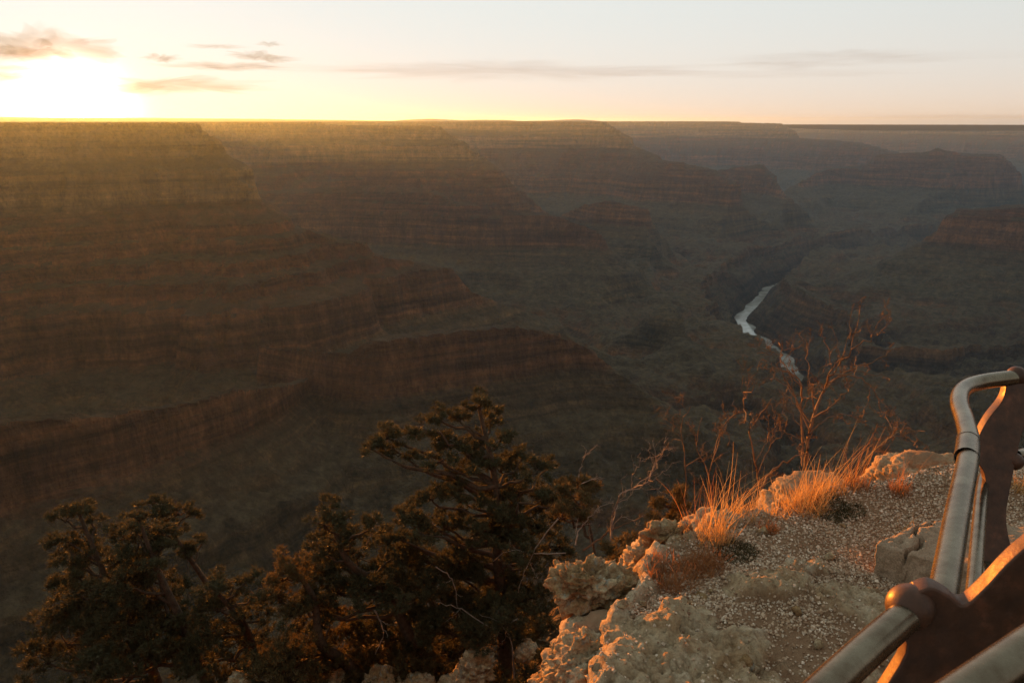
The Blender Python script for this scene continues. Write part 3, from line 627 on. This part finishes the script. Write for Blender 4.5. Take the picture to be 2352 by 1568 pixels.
def tufts(C, D, n, length, width):
    """C centres, D outward directions -> single-triangle needles fanning out"""
    m = len(C); d = D[:, None] * 1.0 + nr_.normal(0, .62, (m, n, 3)); d /= np.linalg.norm(d, axis=2)[..., None]
    l = length * nr_.uniform(.6, 1.25, (m, n, 1)); s = np.cross(d, nr_.normal(0, 1, (m, n, 3))); s /= np.linalg.norm(s, axis=2)[..., None]
    r = C[:, None] + nr_.normal(0, length * .22, (m, n, 3)); w_ = width * nr_.uniform(.7, 1.3, (m, n, 1))
    V = np.stack([r - s * w_ * .5, r + s * w_ * .5, r + d * l], 2).reshape(-1, 3); return V
def tree(name, label, cat, base, blobs, dist, mat, group, dens=1.0, tl=.050, tw=.0095, nn=22, trunk_r=.10, dead=()):
    """blobs: (X, Y, r) in the photo at distance dist(+offset)"""
    bx, by = base; bz = float(near_h(np.array([bx]), np.array([by]))[0]) - .1
    root = empty(name, (bx, by, bz)); tag(root, label, cat, group); o3 = (bx, by, bz)
    cs = []
    for b in blobs:
        X, Y, r = b[:3]; off = b[3] if len(b) > 3 else pr.uniform(-.6, .6) * .55
        p = PD(X, Y, dist + off); rm = 1.12 * r * SX / FPX * np.linalg.norm(p - np.array((0, 0, CAMZ))); cs.append((p, rm))
    for p, r in list(cs):
        if p[2] < max(c[0][2] for c in cs) - .8:
            for _ in range(1): cs.append((p + np.array((pr.uniform(-1, 1) * r * 1.2, pr.uniform(-.9, .9), pr.uniform(-1, .5) * r)), r * pr.uniform(.5, .9)))
    topi = max(range(len(cs)), key=lambda i: cs[i][0][2] + cs[i][1]); top = cs[topi][0]
    B0 = np.array(o3); tr = Tubes()
    sp = [B0 + (top - B0) * t + np.array((pr.uniform(-1, 1), pr.uniform(-1, 1), 0)) * .18 * math.sin(t * 3.14) for t in (0, .25, .5, .75, 1)]
    sp = catmull(sp, 5); tr.add(sp, np.linspace(trunk_r, trunk_r * .18, len(sp)), 7)
    twigC, twigD = [], []
    for p, r in cs:
        h = np.linalg.norm((p - sp)[:, :2], axis=1); k = int(np.argmin(np.abs(sp[:, 2] - (p[2] - .45 * h.min() - .1)) + .3 * h))
        a = sp[k]; n = 6; q = wiggle(a, p, n, .05); q[:, 2] += -.12 * np.linalg.norm(p - a) * np.sin(np.linspace(0, math.pi, n)) * .5
        q = catmull(q, 2); r0 = min(trunk_r * .5, .012 + .02 * np.linalg.norm(p - a)); tr.add(q, np.linspace(r0, .009, len(q)), 5)
        # many small lobes inside each blob so the outline breaks up
        nl = max(5, int(11 * (r / .3) ** 1.2)); 
        for _ in range(nl):
            d = nr_.normal(0, 1, 3); d[2] = abs(d[2]) * .9 - .25; d /= np.linalg.norm(d)
            e = p + d * r * nr_.uniform(.35, 1.15) * np.array((1, 1, .85)); tr.add(wiggle(p - d * r * .1, e, 4, .09), np.linspace(.009, .003, 4), 3)
            lr = r * nr_.uniform(.14, .36) + .025; nt = int(dens * 13 * (lr / .1) ** 1.5) + 3
            dd = nr_.normal(0, 1, (nt, 3)); dd /= np.linalg.norm(dd, axis=1)[:, None]; dd[:, 2] = dd[:, 2] * .7 + .15
            twigC.append(e + dd * lr * nr_.uniform(.35, 1, (nt, 1)) * np.array((1, 1, .7))); up = dd + np.array((0, 0, .45)); twigD.append(up / np.linalg.norm(up, axis=1)[:, None])
    tr.build('trunk', bark_m, root, o3)
    C = np.concatenate(twigC); D = np.concatenate(twigD); V = tufts(C, D, nn, tl, tw)
    o = mesh_np('crown', V - np.array(o3), np.arange(len(V)).reshape(-1, 3), mat, False, root)
    if dead:
        for path, off, r in dead:
            dt = Tubes(); branchy(dt, [PD(X, Y, dist + off) for X, Y in path], r, .0025, 2, .22, spread=.8); dt.build('dead_branch', dead_m, root, o3)
    return len(V) // 3
def branchy(tb, P, r0, r1, level, prob, spread=.7, sides=4, zig=.025, twig=.35):
    """a crooked branch along P that forks"""
    P = catmull(P, 5); L_ = np.linalg.norm(np.diff(P, axis=0), axis=1).sum()
    P = P + nr_.normal(0, 1, P.shape) * zig * min(L_, .5) * np.linspace(.2, 1, len(P))[:, None]
    tb.add(P, np.linspace(r0, r1, len(P)), sides)
    if level <= 0: return
    for i in range(2, len(P) - 1):
        if nr_.random() < prob:
            d = P[i + 1] - P[i]; d /= np.linalg.norm(d); q = nr_.normal(0, 1, 3); q[1] *= .7; q -= d * q.dot(d); q /= np.linalg.norm(q)
            d2 = d * (1 - spread * .5) + q * spread + np.array((0, 0, .15)); d2 /= np.linalg.norm(d2)
            l = twig * L_ * nr_.uniform(.35, 1.0) * (1 - .4 * i / len(P)); a = P[i]; m = a + d2 * l * .5 + nr_.normal(0, .06 * l, 3)
            e = a + d2 * l + nr_.normal(0, .16 * l, 3) + np.array((0, 0, .05 * l)); rr_ = r0 + (r1 - r0) * i / len(P)
            branchy(tb, [a, m, e], max(rr_ * .55, .0015), max(r1 * .7, .0012), level - 1, prob * 1.15, spread, 4, zig * 1.6, .5)

nt_ = 0
g_p = 'pines growing below the ledge'
nt_ += tree('pine_tree', 'big dark pinyon pine with a ragged stepped crown, nearest the ledge', 'tree', (-.05, 8.4),
 [(1100,935,42),(1055,965,38),(1130,960,34),(960,985,40),(1000,960,28),(890,1005,44),(852,1030,30),(920,1040,34),(1050,1020,46),(1110,1030,46),(1150,1010,28),(1085,1085,50),(1010,1060,34),(1150,1080,42),(1200,1050,30),(1232,1085,38),(1258,1075,24),(1250,1140,42),(1190,1130,44),(1120,1150,50),(1050,1130,40),
  (990,1145,38),(1240,1200,48),(1180,1210,55),(1100,1225,60),(1020,1210,50),(950,1200,40),(900,1230,40),(1260,1260,50),(1170,1300,65),(1080,1310,65),(990,1290,60),(1210,1370,70),(1110,1400,80),(1010,1400,80),(1160,1480,80),(1060,1480,60),(1235,1440,40)],
 8.4, needle_m, g_p, 1.05, trunk_r=.11, dead=([[(1190,1420),(1130,1440),(1060,1400),(1000,1380)],-.7,.012],[[(1300,1270),(1230,1270),(1180,1262),(1130,1290)],-.6,.010],[[(1290,1180),(1250,1230),(1210,1300),(1190,1360)],-.7,.010],[[(1000,1300),(1040,1330),(1050,1390)],-.7,.008],[[(1180,1560),(1175,1480),(1150,1430),(1100,1410)],-.6,.012]))
nt_ += tree('pine_tree', 'middle pinyon pine with a pointed left shoulder, left of the big one', 'tree', (-1.05, 8.3),
 [(755,1175,28),(745,1205,32),(790,1190,26),(770,1240,38),(820,1230,34),(860,1200,30),(740,1270,38),(800,1290,50),(870,1290,50),(920,1280,40),(720,1330,44),(780,1360,55),(860,1370,60),(930,1370,55),(700,1400,50),(840,1440,55),(900,1470,55),(950,1480,40)],
 8.3, needle_m, g_p, 1.0, dead=([[(860,1400),(880,1450),(860,1500)],-.6,.010],[[(840,1250),(860,1210),(880,1170)],.2,.006]))
nt_ += tree('pine_tree', 'low spreading pine with reddish tips at the bottom, right of the gap', 'tree', (-1.75, 8.1),
 [(668,1300,36),(650,1330,40),(700,1310,30),(640,1370,40),(700,1380,40),(720,1460,60),(680,1500,60),(760,1500,50),(640,1530,55),(720,1540,50),(600,1560,45),(820,1530,45),(860,1500,60),(900,1560,60),(960,1540,60)],
 8.1, juniper_m, g_p, .9)
nt_ += tree('pine_tree', 'slim dim pine at the far left with its top curling over', 'tree', (-4.55, 8.6),
 [(180,1175,30),(210,1190,26),(150,1195,28),(145,1235,30),(200,1240,24),(160,1290,40),(195,1290,26),(150,1340,40),(200,1340,36),(180,1400,50),(120,1420,40),(220,1430,50),(160,1480,60),(230,1510,50),(110,1520,40)],
 9.7, needle_m, g_p, .85)
nt_ += tree('pine_tree', 'twin-topped pine at the left, taller of the left group', 'tree', (-3.7, 8.4),
 [(318,1190,26),(300,1205,24),(342,1210,30),(372,1225,24),(290,1240,36),(350,1250,36),(385,1250,18),(310,1290,46),(280,1310,40),(350,1310,40),(260,1350,40),(320,1370,60),(380,1360,36),(290,1430,60),(370,1440,50),(330,1500,70),(400,1500,40)],
 9.2, needle_m, g_p, .9)
nt_ += tree('pine_tree', 'dark pine standing behind the twin-topped one on the left', 'tree', (-3.5, 9.3),
 [(350,1155,24),(385,1160,22),(410,1180,26),(440,1180,20),(370,1180,26),(400,1205,24),(430,1260,20),(445,1245,14),(360,1225,24)],
 10.3, needle_m, g_p, .85, trunk_r=.07)
nt_ += tree('pine_tree', 'rounded low pine between the left group and the gap', 'tree', (-2.65, 8.3),
 [(490,1350,30),(530,1335,30),(560,1340,28),(590,1365,30),(470,1370,28),(500,1400,44),(560,1400,44),(600,1420,26),(480,1460,50),(550,1470,50),(600,1500,30),(450,1520,50),(530,1540,55),(420,1420,30)],
 8.7, needle_m, g_p, .9)
nt_ += tree('juniper_bush', 'small orange-lit juniper beside the pale dead branch', 'bush', (1.0, 6.6),
 [(1325,1105,20),(1345,1120,20),(1310,1135,24),(1340,1150,24),(1320,1170,22),(1300,1160,18),(1290,1190,24),(1335,1190,18)],
 6.7, juniper_m, 'junipers behind the ledge', 1.2, tl=.045, tw=.008, nn=20, trunk_r=.035, dead=([[(1328,1110),(1332,1075),(1342,1045),(1338,1015)],0,.007],[[(1338,1050),(1362,1030),(1372,1020)],0,.004],[[(1335,1110),(1360,1100),(1390,1095)],-.1,.005]))
nt_ += tree('juniper_bush', 'dim juniper under the left bare shrub behind the ledge', 'bush', (1.75, 6.2),
 [(1555,1130,18),(1530,1160,22),(1560,1165,22),(1520,1190,24),(1550,1195,24),(1500,1215,20),(1545,1220,22)],
 6.3, juniper_m, 'junipers behind the ledge', 1.1, tl=.045, tw=.008, nn=20, trunk_r=.03)
nt_ += tree('juniper_bush', 'shaded juniper filling the notch behind the overhanging knob', 'bush', (.85, 5.6),
 [(1440,1255,24),(1400,1268,22),(1460,1285,22),(1420,1290,22)],
 5.4, juniper_m, 'junipers behind the ledge', 1.1, tl=.045, tw=.008, nn=20, trunk_r=.03)


def shrub(name, label, cat, base, limbs, group=None, mat=None, level=3, prob=.40, f=5.7):
    b = PF(*base, f); root = empty(name, b); tag(root, label, cat, group)
    for i, (path, off, r0) in enumerate(limbs):
        tb = Tubes(); pts = [PF(X, Y, f + off + pr.uniform(-.08, .08) + k * .01 * pr.uniform(-4, 4)) for k, (X, Y) in enumerate(path)]
        branchy(tb, pts, r0 * .80, .0021, level, prob, twig=.44); tb.build('branch', mat or twig_m, root, b)
shrub('bare_shrub', 'largest leafless shrub on the ledge rim, its crown spreading over the river', 'shrub', (1845,1085), [
 ([(1846,1090),(1853,1025),(1866,960),(1891,896),(1912,858),(1940,822),(1998,777),(2036,755)], 0, .020),
 ([(1891,896),(1930,862),(1975,838),(2030,815),(2066,796)], .1, .011),
 ([(1843,1070),(1843,1025),(1840,928),(1840,880),(1801,838),(1794,800),(1796,787)], -.1, .013),
 ([(1840,886),(1804,851),(1770,846),(1733,841)], .1, .006),
 ([(1870,950),(1862,880),(1855,820),(1853,767)], .15, .008),
 ([(1912,858),(1960,862),(2004,890),(2027,941),(2046,980)], -.15, .007),
 ([(1900,880),(1950,850),(2000,860),(2049,867)], .2, .006),
 ([(1866,960),(1905,935),(1940,900),(1965,870)], -.1, .008),
 ([(1853,1000),(1900,960),(1940,950),(1975,960)], .1, .006),
 ([(1850,1010),(1800,990),(1780,960),(1772,925)], .1, .006)], 'leafless shrubs on the rim', prob=.37)
shrub('bare_shrub', 'leafless shrub with two crooked stems left of the largest one', 'shrub', (1742,1122), [
 ([(1746,1122),(1737,1077),(1720,977),(1707,928),(1724,886)], 0, .011),
 ([(1722,985),(1737,965),(1775,917)], .05, .006),
 ([(1746,1122),(1778,1077),(1827,1044),(1850,1040)], -.1, .014),
 ([(1740,1090),(1770,1020),(1800,990),(1810,940)], .1, .006),
 ([(1735,1060),(1765,1000),(1755,950)], -.1, .005)], 'leafless shrubs on the rim', f=5.6)
shrub('bare_shrub', 'thin twisted leafless shrub rising over the dim juniper', 'shrub', (1572,1150), [
 ([(1572,1160),(1575,1057),(1563,993),(1582,935)], 0, .008),
 ([(1628,1150),(1630,1089),(1650,1019),(1655,985),(1640,970)], .1, .008),
 ([(1574,1070),(1620,1040),(1655,1015)], 0, .005),
 ([(1565,1010),(1545,1010),(1525,1035)], .1, .004),
 ([(1640,1040),(1660,980),(1690,950),(1680,930)], .1, .005),
 ([(1630,1090),(1600,1020),(1610,960)], -.1, .005)], 'leafless shrubs on the rim', f=5.9)
shrub('bare_shrub', 'low leafless shrub drooping to the right above the far lip', 'shrub', (1975,1100), [
 ([(1975,1105),(2004,1035),(2036,1015),(2068,983),(2117,990)], 0, .009),
 ([(2010,1035),(2050,1040),(2070,1062)], .1, .005),
 ([(1985,1080),(2000,1000),(2020,980),(2045,985)], .1, .005),
 ([(2036,1015),(2060,1000),(2098,1012),(2110,1030)], .1, .004)], 'leafless shrubs on the rim', f=5.6)
shrub('dead_limb', 'thick bare limb slanting up behind the notch in the ledge', 'branch', (1364,1260), [
 ([(1340,1262),(1372,1240),(1406,1217),(1450,1196),(1488,1180)], 0, .018)], level=2, f=6.5, mat=twig_m)
shrub('dead_limb', 'pale thin dead limb standing right of the orange juniper', 'branch', (1325,1240), [
 ([(1322,1250),(1330,1215),(1360,1180),(1384,1141)], 0, .009)], level=2, f=6.3, mat=dead_m)
shrub('dead_limb', 'long crooked dead limb reaching up toward the thin shrub', 'branch', (1405,1240), [
 ([(1402,1240),(1408,1180),(1424,1137),(1455,1120),(1485,1105),(1500,1070),(1511,1047),(1530,1025)], 0, .013)], level=2, f=6.4, mat=dead_m)

# grasses: each tuft one object
def grassmat(name, a, b, tr):
    m = MB(name); g = m.n('ShaderNodeNewGeometry'); return m.pbr(m.mix(g.outputs['Random Per Island'], a, b), .6, spec=.25, trans=tr)
dry_m = grassmat('dry_grass', (.42, .22, .075), (.62, .38, .15), .5)
red_m = grassmat('red_stems', (.26, .10, .04), (.42, .18, .06), .45)
drk_m = grassmat('dark_cushion', (.05, .045, .02), (.11, .08, .03), .3)
def blades(base, n, h, spread, lean, r0, width, segs=5, curl=.5):
    V = []; F = []; k = 0
    for i in range(n):
        a = nr_.uniform(0, 6.28); rad = r0 * math.sqrt(nr_.random()); p = base + np.array((math.cos(a) * rad, math.sin(a) * rad, 0))
        p[2] = max(float(ledge_z(p[0], p[1])), base[2] - .12) - .005
        hh = h * nr_.uniform(.45, 1.1); d = np.array((nr_.normal(0, spread), nr_.normal(0, spread), 1.0)) + np.array(lean) ; d /= np.linalg.norm(d)
        bend = np.array((nr_.normal(0, 1), nr_.normal(0, 1), 0)) * curl * .5 + np.array(lean) * curl; side = np.cross(d, nr_.normal(0, 1, 3)); side /= np.linalg.norm(side)
        for j in range(segs + 1):
            t = j / segs; q = p + d * hh * t + bend * hh * t * t * .45 - np.array((0, 0, 1)) * hh * .18 * curl * t ** 3
            wd = width * (1 - .8 * t); V += [q - side * wd / 2, q + side * wd / 2]
            if j: F.append((k + 2 * j - 2, k + 2 * j - 1, k + 2 * j + 1, k + 2 * j))
        k += 2 * (segs + 1)
    return np.array(V), np.array(F)
def tuft(name, label, X, Y, specs, mat, cat='grass', group='grass tufts along the rim'):
    b = PZ(X, Y, 0.03); z = float(ledge_z(b[0], b[1]))
    if z < -.4: z = -.05
    b[2] = z; Vs = []; Fs = []; k = 0
    for s_ in specs:
        V, F = blades(b + np.array((s_.get('dx', 0), s_.get('dy', 0), 0)), s_['n'], s_['h'], s_.get('sp', .25), s_.get('lean', (0, 0, 0)), s_.get('r', .03), s_.get('w', .0035), s_.get('seg', 5), s_.get('curl', .4))
        Vs.append(V); Fs.append(F + k); k += len(V)
    o = mesh_np(name, np.concatenate(Vs) - b, np.concatenate(Fs), mat); o.location = b; tag(o, label, cat, group)
S = dict
tuft('grass_tuft', 'tall arching straw stems over a glowing tuft beside the craggy rock', 1640, 1225, [S(n=190,h=.20,r=.10,sp=.35), S(n=26,h=.62,r=.06,sp=.10,lean=(.22,0,0),w=.0048,seg=8,curl=.8), S(n=14,h=.42,r=.07,sp=.14,w=.004)], dry_m)
tuft('grass_tuft', 'orange tuft at the brink between the two taller clumps', 1708, 1165, [S(n=130,h=.14,r=.09,sp=.4), S(n=16,h=.34,r=.08,sp=.15,lean=(.1,0,0),seg=7)], dry_m)
tuft('grass_tuft', 'small round rusty tuft alone on the gravel', 1768, 1196, [S(n=240,h=.085,r=.055,sp=.6,w=.003)], red_m)
tuft('grass_tuft', 'largest brightest grass clump, dense and bushy at the foot of the big shrub', 1850, 1140, [S(n=380,h=.18,r=.14,sp=.42,w=.0032), S(n=120,h=.22,r=.10,sp=.34,dx=.1,dy=.08), S(n=24,h=.45,r=.1,sp=.12,lean=(.25,0,0),w=.0045,seg=8,curl=.7)], dry_m)
tuft('grass_tuft', 'row of tall leaning stems just right of the bright clump', 1925, 1112, [S(n=24,h=.50,r=.12,sp=.10,lean=(.30,0,0),w=.0045,seg=8,curl=.5), S(n=110,h=.15,r=.1,sp=.35)], dry_m)
tuft('grass_tuft', 'reddish reedy tuft on a pale rock at the far lip', 1965, 1110, [S(n=22,h=.40,r=.08,sp=.14,lean=(.12,0,0),w=.004,seg=7), S(n=120,h=.12,r=.09,sp=.4)], red_m)
tuft('grass_tuft', 'small tuft with four thin stalks, nearest the railing bend', 2070, 1118, [S(n=150,h=.10,r=.06,sp=.4), S(n=12,h=.32,r=.04,sp=.18,w=.004,seg=7)], red_m)
tuft('grass_tuft', 'thin golden sprigs behind the concrete footing', 2085, 1200, [S(n=26,h=.17,r=.07,sp=.3,lean=(.3,0,0),w=.004,seg=7,curl=1.0)], dry_m)
tuft('grass_tuft', 'little tuft glowing behind the far railing post', 2338, 1122, [S(n=90,h=.11,r=.05,sp=.4,lean=(.2,0,0))], dry_m)
tuft('grass_tuft', 'wispy stems sprouting from the notch right of the dim juniper', 1600, 1195, [S(n=22,h=.38,r=.10,sp=.2,w=.004,seg=7,curl=.7)], red_m)
tuft('grass_tuft', 'sparse straw on the sunlit lip below the crooked shrub', 1770, 1152, [S(n=120,h=.09,r=.13,sp=.5), S(n=18,h=.3,r=.1,sp=.2,w=.004,seg=7)], dry_m)
gb = 'low plants on the ledge'
tuft('low_bush', 'low rust-red bush sprawling at the foot of the craggy rock', 1545, 1302, [S(n=700,h=.10,r=.14,sp=.6,w=.003,curl=.7), S(n=60,h=.15,r=.12,sp=.3), S(n=350,h=.085,r=.11,sp=.6,dx=.16,dy=.08)], red_m, 'bush', gb)
tuft('low_bush', 'rust-red sprigs hanging under the tall straw tuft', 1625, 1275, [S(n=420,h=.10,r=.10,sp=.6,w=.003,curl=.7)], red_m, 'bush', gb)
tuft('cushion_plant', 'dark cushion plant in the shade right of the bright clump', 1905, 1142, [S(n=800,h=.055,r=.13,sp=.9,w=.005,seg=2), S(n=300,h=.05,r=.08,sp=.9,dx=.13,dy=-.03,w=.005,seg=2)], drk_m, 'plant', gb)
tuft('cushion_plant', 'dark mat of leaves in the shade right of the tall straw tuft', 1690, 1250, [S(n=800,h=.05,r=.12,sp=.9,w=.005,seg=2)], drk_m, 'plant', gb)

# a few clumps of grass and scrub on the slope under the trees, out of reach of the eye singly
V = []; m_ = 2600; a = nr_.uniform(-6.5, 3.2, m_); b = nr_.uniform(5.0, 9.0, m_); z = near_h(a, b); keep = z < -3; C = np.stack([a, b, z], 1)[keep]
D = np.tile((0, 0, 1.0), (len(C), 1)); V = tufts(C, D, 12, .16, .012); tag(mesh_np('undergrowth', V, np.arange(len(V)).reshape(-1, 3), juniper_m, k='stuff'), 'dark scrub on the slope under the pines')
# ------------------------------------------------------------------ railing
im = MB('worn_rail_metal'); gp = im.n('ShaderNodeNewGeometry').outputs['Position']
wear = im.noise(gp, 9, 8, .7); scr = im.noise(gp, 160, 4, .6)
rail_c = im.ramp(wear, [(.30, (.10, .062, .035)), (.6, (.21, .165, .11))])
rail_m = im.pbr(rail_c, im.ramp(scr, [(.3, (.22,) * 3), (.7, (.31,) * 3)]), im.bump(scr, .08, .002), metal=.92, spec=.5)
pmt = MB('rusty_iron'); gp = pmt.n('ShaderNodeNewGeometry').outputs['Position']
pcl = pmt.ramp(pmt.noise(gp, 14, 8, .7), [(.35, (.055, .026, .015)), (.55, (.09, .038, .02)), (.72, (.17, .06, .03))])
post_m = pmt.pbr(pcl, pmt.ramp(pmt.noise(gp, 40, 5), [(.3, (.38,) * 3), (.7, (.6,) * 3)]), pmt.bump(pmt.noise(gp, 90, 5), .3, .003), metal=.35, spec=.4)
HT = 1.05; HM = .58; HB = .26
def Q(X, Y, h, dz=0): return PZ(X, Y, h)
def tube_obj(name, pts, r, mat, parent, origin, sides=28, n=10):
    tb = Tubes(); P = catmull(pts, n); tb.add(P, r, sides)
    o = tb.build(name, mat, parent, origin); return o
def ball_obj(name, c, r, mat, parent, origin, sx=1, sy=1, sz=1):
    bm = bmesh.new(); bmesh.ops.create_uvsphere(bm, u_segments=32, v_segments=18, radius=1)
    m = bpy.data.meshes.new(name); 
    for v in bm.verts: v.co = Vector((v.co.x * r * sx + c[0] - origin[0], v.co.y * r * sy + c[1] - origin[1], v.co.z * r * sz + c[2] - origin[2]))
    for f in bm.faces: f.smooth = True
    bm.to_mesh(m); bm.free(); m.materials.append(mat); o = bpy.data.objects.new(name, m); COL.objects.link(o); o.parent = parent; return o
def plate_obj(name, pix, f0, f1, thick, mat, parent, origin, slope=0):
    """a cast plate: outline points (X, Y) at forward distance f0, thick m deep, edges rounded"""
    bm = bmesh.new(); pts = catmull([PF(X, Y, f0 + (Y - pix[0][1]) * slope) for X, Y in pix + [pix[0]]], 6)[:-1]
    vs = [bm.verts.new(p - np.array(origin)) for p in pts]; f = bm.faces.new(vs)
    g = bmesh.ops.extrude_face_region(bm, geom=[f]); ve = [e for e in g['geom'] if isinstance(e, bmesh.types.BMVert)]
    bmesh.ops.translate(bm, vec=Vector((thick * .25, thick, 0)), verts=ve); bmesh.ops.recalc_face_normals(bm, faces=bm.faces)
    m = bpy.data.meshes.new(name); bm.to_mesh(m); bm.free(); m.materials.append(mat)
    o = bpy.data.objects.new(name, m); COL.objects.link(o); o.parent = parent
    bv = o.modifiers.new('b', 'BEVEL'); bv.width = thick * .22; bv.segments = 3; bv.limit_method = 'ANGLE'
    for p in m.polygons: p.use_smooth = True
    return o
org = np.array((1.06, 1.77, 0.0)); rail = empty('railing', org)
tag(rail, 'worn metal guard railing with rusty iron posts at the edge of the viewpoint', 'railing')
# top rail: from in front of the camera past the near post, out and round to the far post
top = [Q(2165,1368,HT), Q(2196,1195,HT), Q(2226,1035,HT), Q(2219,975,HT), Q(2204,925,HT), Q(2212,895,HT), Q(2248,878,HT), Q(2330,866,HT), Q(2500,850,HT)]
top = [top[0] + (top[0] - top[1]) * .12] + top
tube_obj('top_rail', top, .037, rail_m, rail, org)
near = [Q(2115,1385,HT), Q(2050,1440,HT), Q(1960,1520,HT), Q(1850,1625,HT)]
tube_obj('top_rail', near, .039, rail_m, rail, org)
# sleeve joint on the top rail
a, b = Q(2220,1050,HT), Q(2224,1012,HT)
tube_obj('sleeve', [a, (a + b) / 2, b], .041, rail_m, rail, org)
for p in (a, b): 
    d = (b - a) / np.linalg.norm(b - a); tube_obj('collar', [p - d * .006, p, p + d * .006], .0435, rail_m, rail, org)
mid = [Q(2352,1040,HM), Q(2318,1052,HM), Q(2283,1068,HM), Q(2262,1095,HM), Q(2255,1130,HM), Q(2246,1230,HM), Q(2234,1380,HM), Q(2210,1600,HM)]
tube_obj('middle_rail', mid, .027, rail_m, rail, org)
low = [Q(2300,1085,HB+.25), Q(2270,1110,HB+.2), Q(2262,1150,HB+.1), Q(2263,1200,HB), Q(2262,1380,HB), Q(2255,1600,HB)]
tube_obj('lower_rail', low, .030, rail_m, rail, org)
tube_obj('middle_rail', [Q(2335,1045,HM+.02), Q(2400,1040,HM), Q(2600,1030,HM)], .028, rail_m, rail, org)
# close rail crossing the lower right corner of the view
c0, c1 = PF(2080,1690,.78), PF(2480,1412,.98)
tube_obj('hand_rail', [c0 + (c0 - c1) * .6, c0, (c0 + c1) / 2, c1, c1 + (c1 - c0) * .5], .030, rail_m, rail, org)
# far post
tf = PZ(2335, 868, HT)[1]
post = plate_obj('post', [(2318,862),(2352,852),(2392,880),(2385,940),(2352,985),(2338,1040),(2325,1100),(2312,1180),(2318,1235),(2330,1290),(2254,1292),(2262,1235),(2266,1150),(2262,1090),(2244,1055),(2244,1015),(2268,965),(2302,920),(2312,885)], tf - .0, 0, .07, post_m, rail, org, slope=-.0009)
ball_obj('knob', PF(2335,862,tf+.02), .047, post_m, post, org)
ball_obj('knob', PF(2330,1058,tf-.15), .042, post_m, post, org)
# near post
nf = PZ(2090, 1385, HT)[1]
post = plate_obj('post', [(2100,1362),(2140,1350),(2180,1368),(2215,1390),(2262,1352),(2310,1300),(2360,1255),(2460,1180),(2600,1150),(2600,1500),(2450,1640),(2200,1800),(2000,1900),(1960,1720),(2080,1500),(2050,1440)], nf - .05, 0, .055, post_m, rail, org)
ball_obj('knob', PF(2090,1392,nf-.03), .058, post_m, post, org)

# ------------------------------------------------------------------ clouds: thin lens-shaped bodies of smoke-grey air above the haze
CL = [ # X, Y, half width, half height (photo px), absorb strength, label
 (105,104,110,26,2.0,'tan ragged cloud high at the far left above the sun'),
 (40,118,60,12,1.4,'small tan scrap under the ragged cloud at the left edge'),
 (62,156,70,5,1.1,'thin low streak left of the sun'), (70,176,110,7,1.5,'thin tan streak just above the sun at the left edge'),
 (355,197,165,15,1.9,'long flat tan cloud right above the horizon by the sun'),
 (372,133,28,7,1.5,'tiny hooked cloud left of the dark streaks'), (520,152,110,6,1.8,'dark narrow streak under the small grey cloud'),
 (600,131,55,8,1.8,'small grey lens cloud over the dark streak'), (498,106,55,3,1.2,'faint thin streak left of the tiny wisp'), (618,101,22,4,1.2,'tiny wisp topmost in the middle left of the sky'),
 (1180,164,330,17,1.0,'long pale grey cloud bank over the middle of the canyon'), (900,158,260,8,.6,'faint streak running left from the pale bank'),(1420,168,160,8,.5,'faint wisp running right from the pale bank'),
 (1950,133,230,9,.9,'long thin pale cloud high on the right'), (1790,147,110,6,.6,'faint wisp under the long thin cloud'), (1800,168,220,6,.6,'lowest faint streak on the right of the sky'),(2250,266,190,4,.7,'faint streak just over the right horizon')]
cm = {}
for i, (X, Y, hw, hh, st, lb) in enumerate(CL):
    D_ = 30000.0 if Y < 140 else 36000.0
    if Y > 240: D_ = 60000.0
    p = PD(X, Y, D_); dist = np.linalg.norm(p); u = SX / FPX * dist
    rx, rz = hw * u, hh * u; ry = rx * .5
    key = round(st, 1)
    if key not in cm:
        m = MB('cloud'); ab = m.n('ShaderNodeVolumePrincipled')
        cm[key] = (m, ab)
    bm = bmesh.new(); bmesh.ops.create_icosphere(bm, subdivisions=4, radius=1)
    co = np.array([v.co[:] for v in bm.verts]); bm.faces.ensure_lookup_table(); FFc = np.array([[v.index for v in f.verts] for f in bm.faces]); bm.free()
    r = 1 + .70 * fbm3(co * np.array((3.6, 1.8, 1.1)) * max(1, (hw / hh) ** .35) + i * 7.7, 4, 200 + i)
    taper = 1.0
    Vc = co * np.clip(r, .25, 2)[:, None] * np.array((rx, ry, rz)); Vc[:, 2] += rz * .6 * noise3(np.stack([co[:, 0] * 2.2 + i, co[:, 1], co[:, 2] * 0], 1), 300 + i)
    ang = math.atan2(p[0], p[1]); ca, sa = math.cos(-ang), math.sin(-ang)
    Vc = np.stack([Vc[:, 0] * ca - Vc[:, 1] * sa, Vc[:, 0] * sa + Vc[:, 1] * ca, Vc[:, 2]], 1)
    m = MB('cloud_air'); ab = m.n('ShaderNodeVolumeAbsorption'); ab.inputs['Color'].default_value = (.42, .32, .22, 1) if X < 700 else (.62, .50, .44, 1)
    ab.inputs['Density'].default_value = st * (.48 if X < 700 else .42) / (2 * ry); m.l(ab.outputs[0], m.out.inputs['Volume'])
    o = mesh_np('cloud', Vc, FFc, m.m, True); o.location = p; tag(o, lb, 'cloud', 'clouds in the sunset sky')
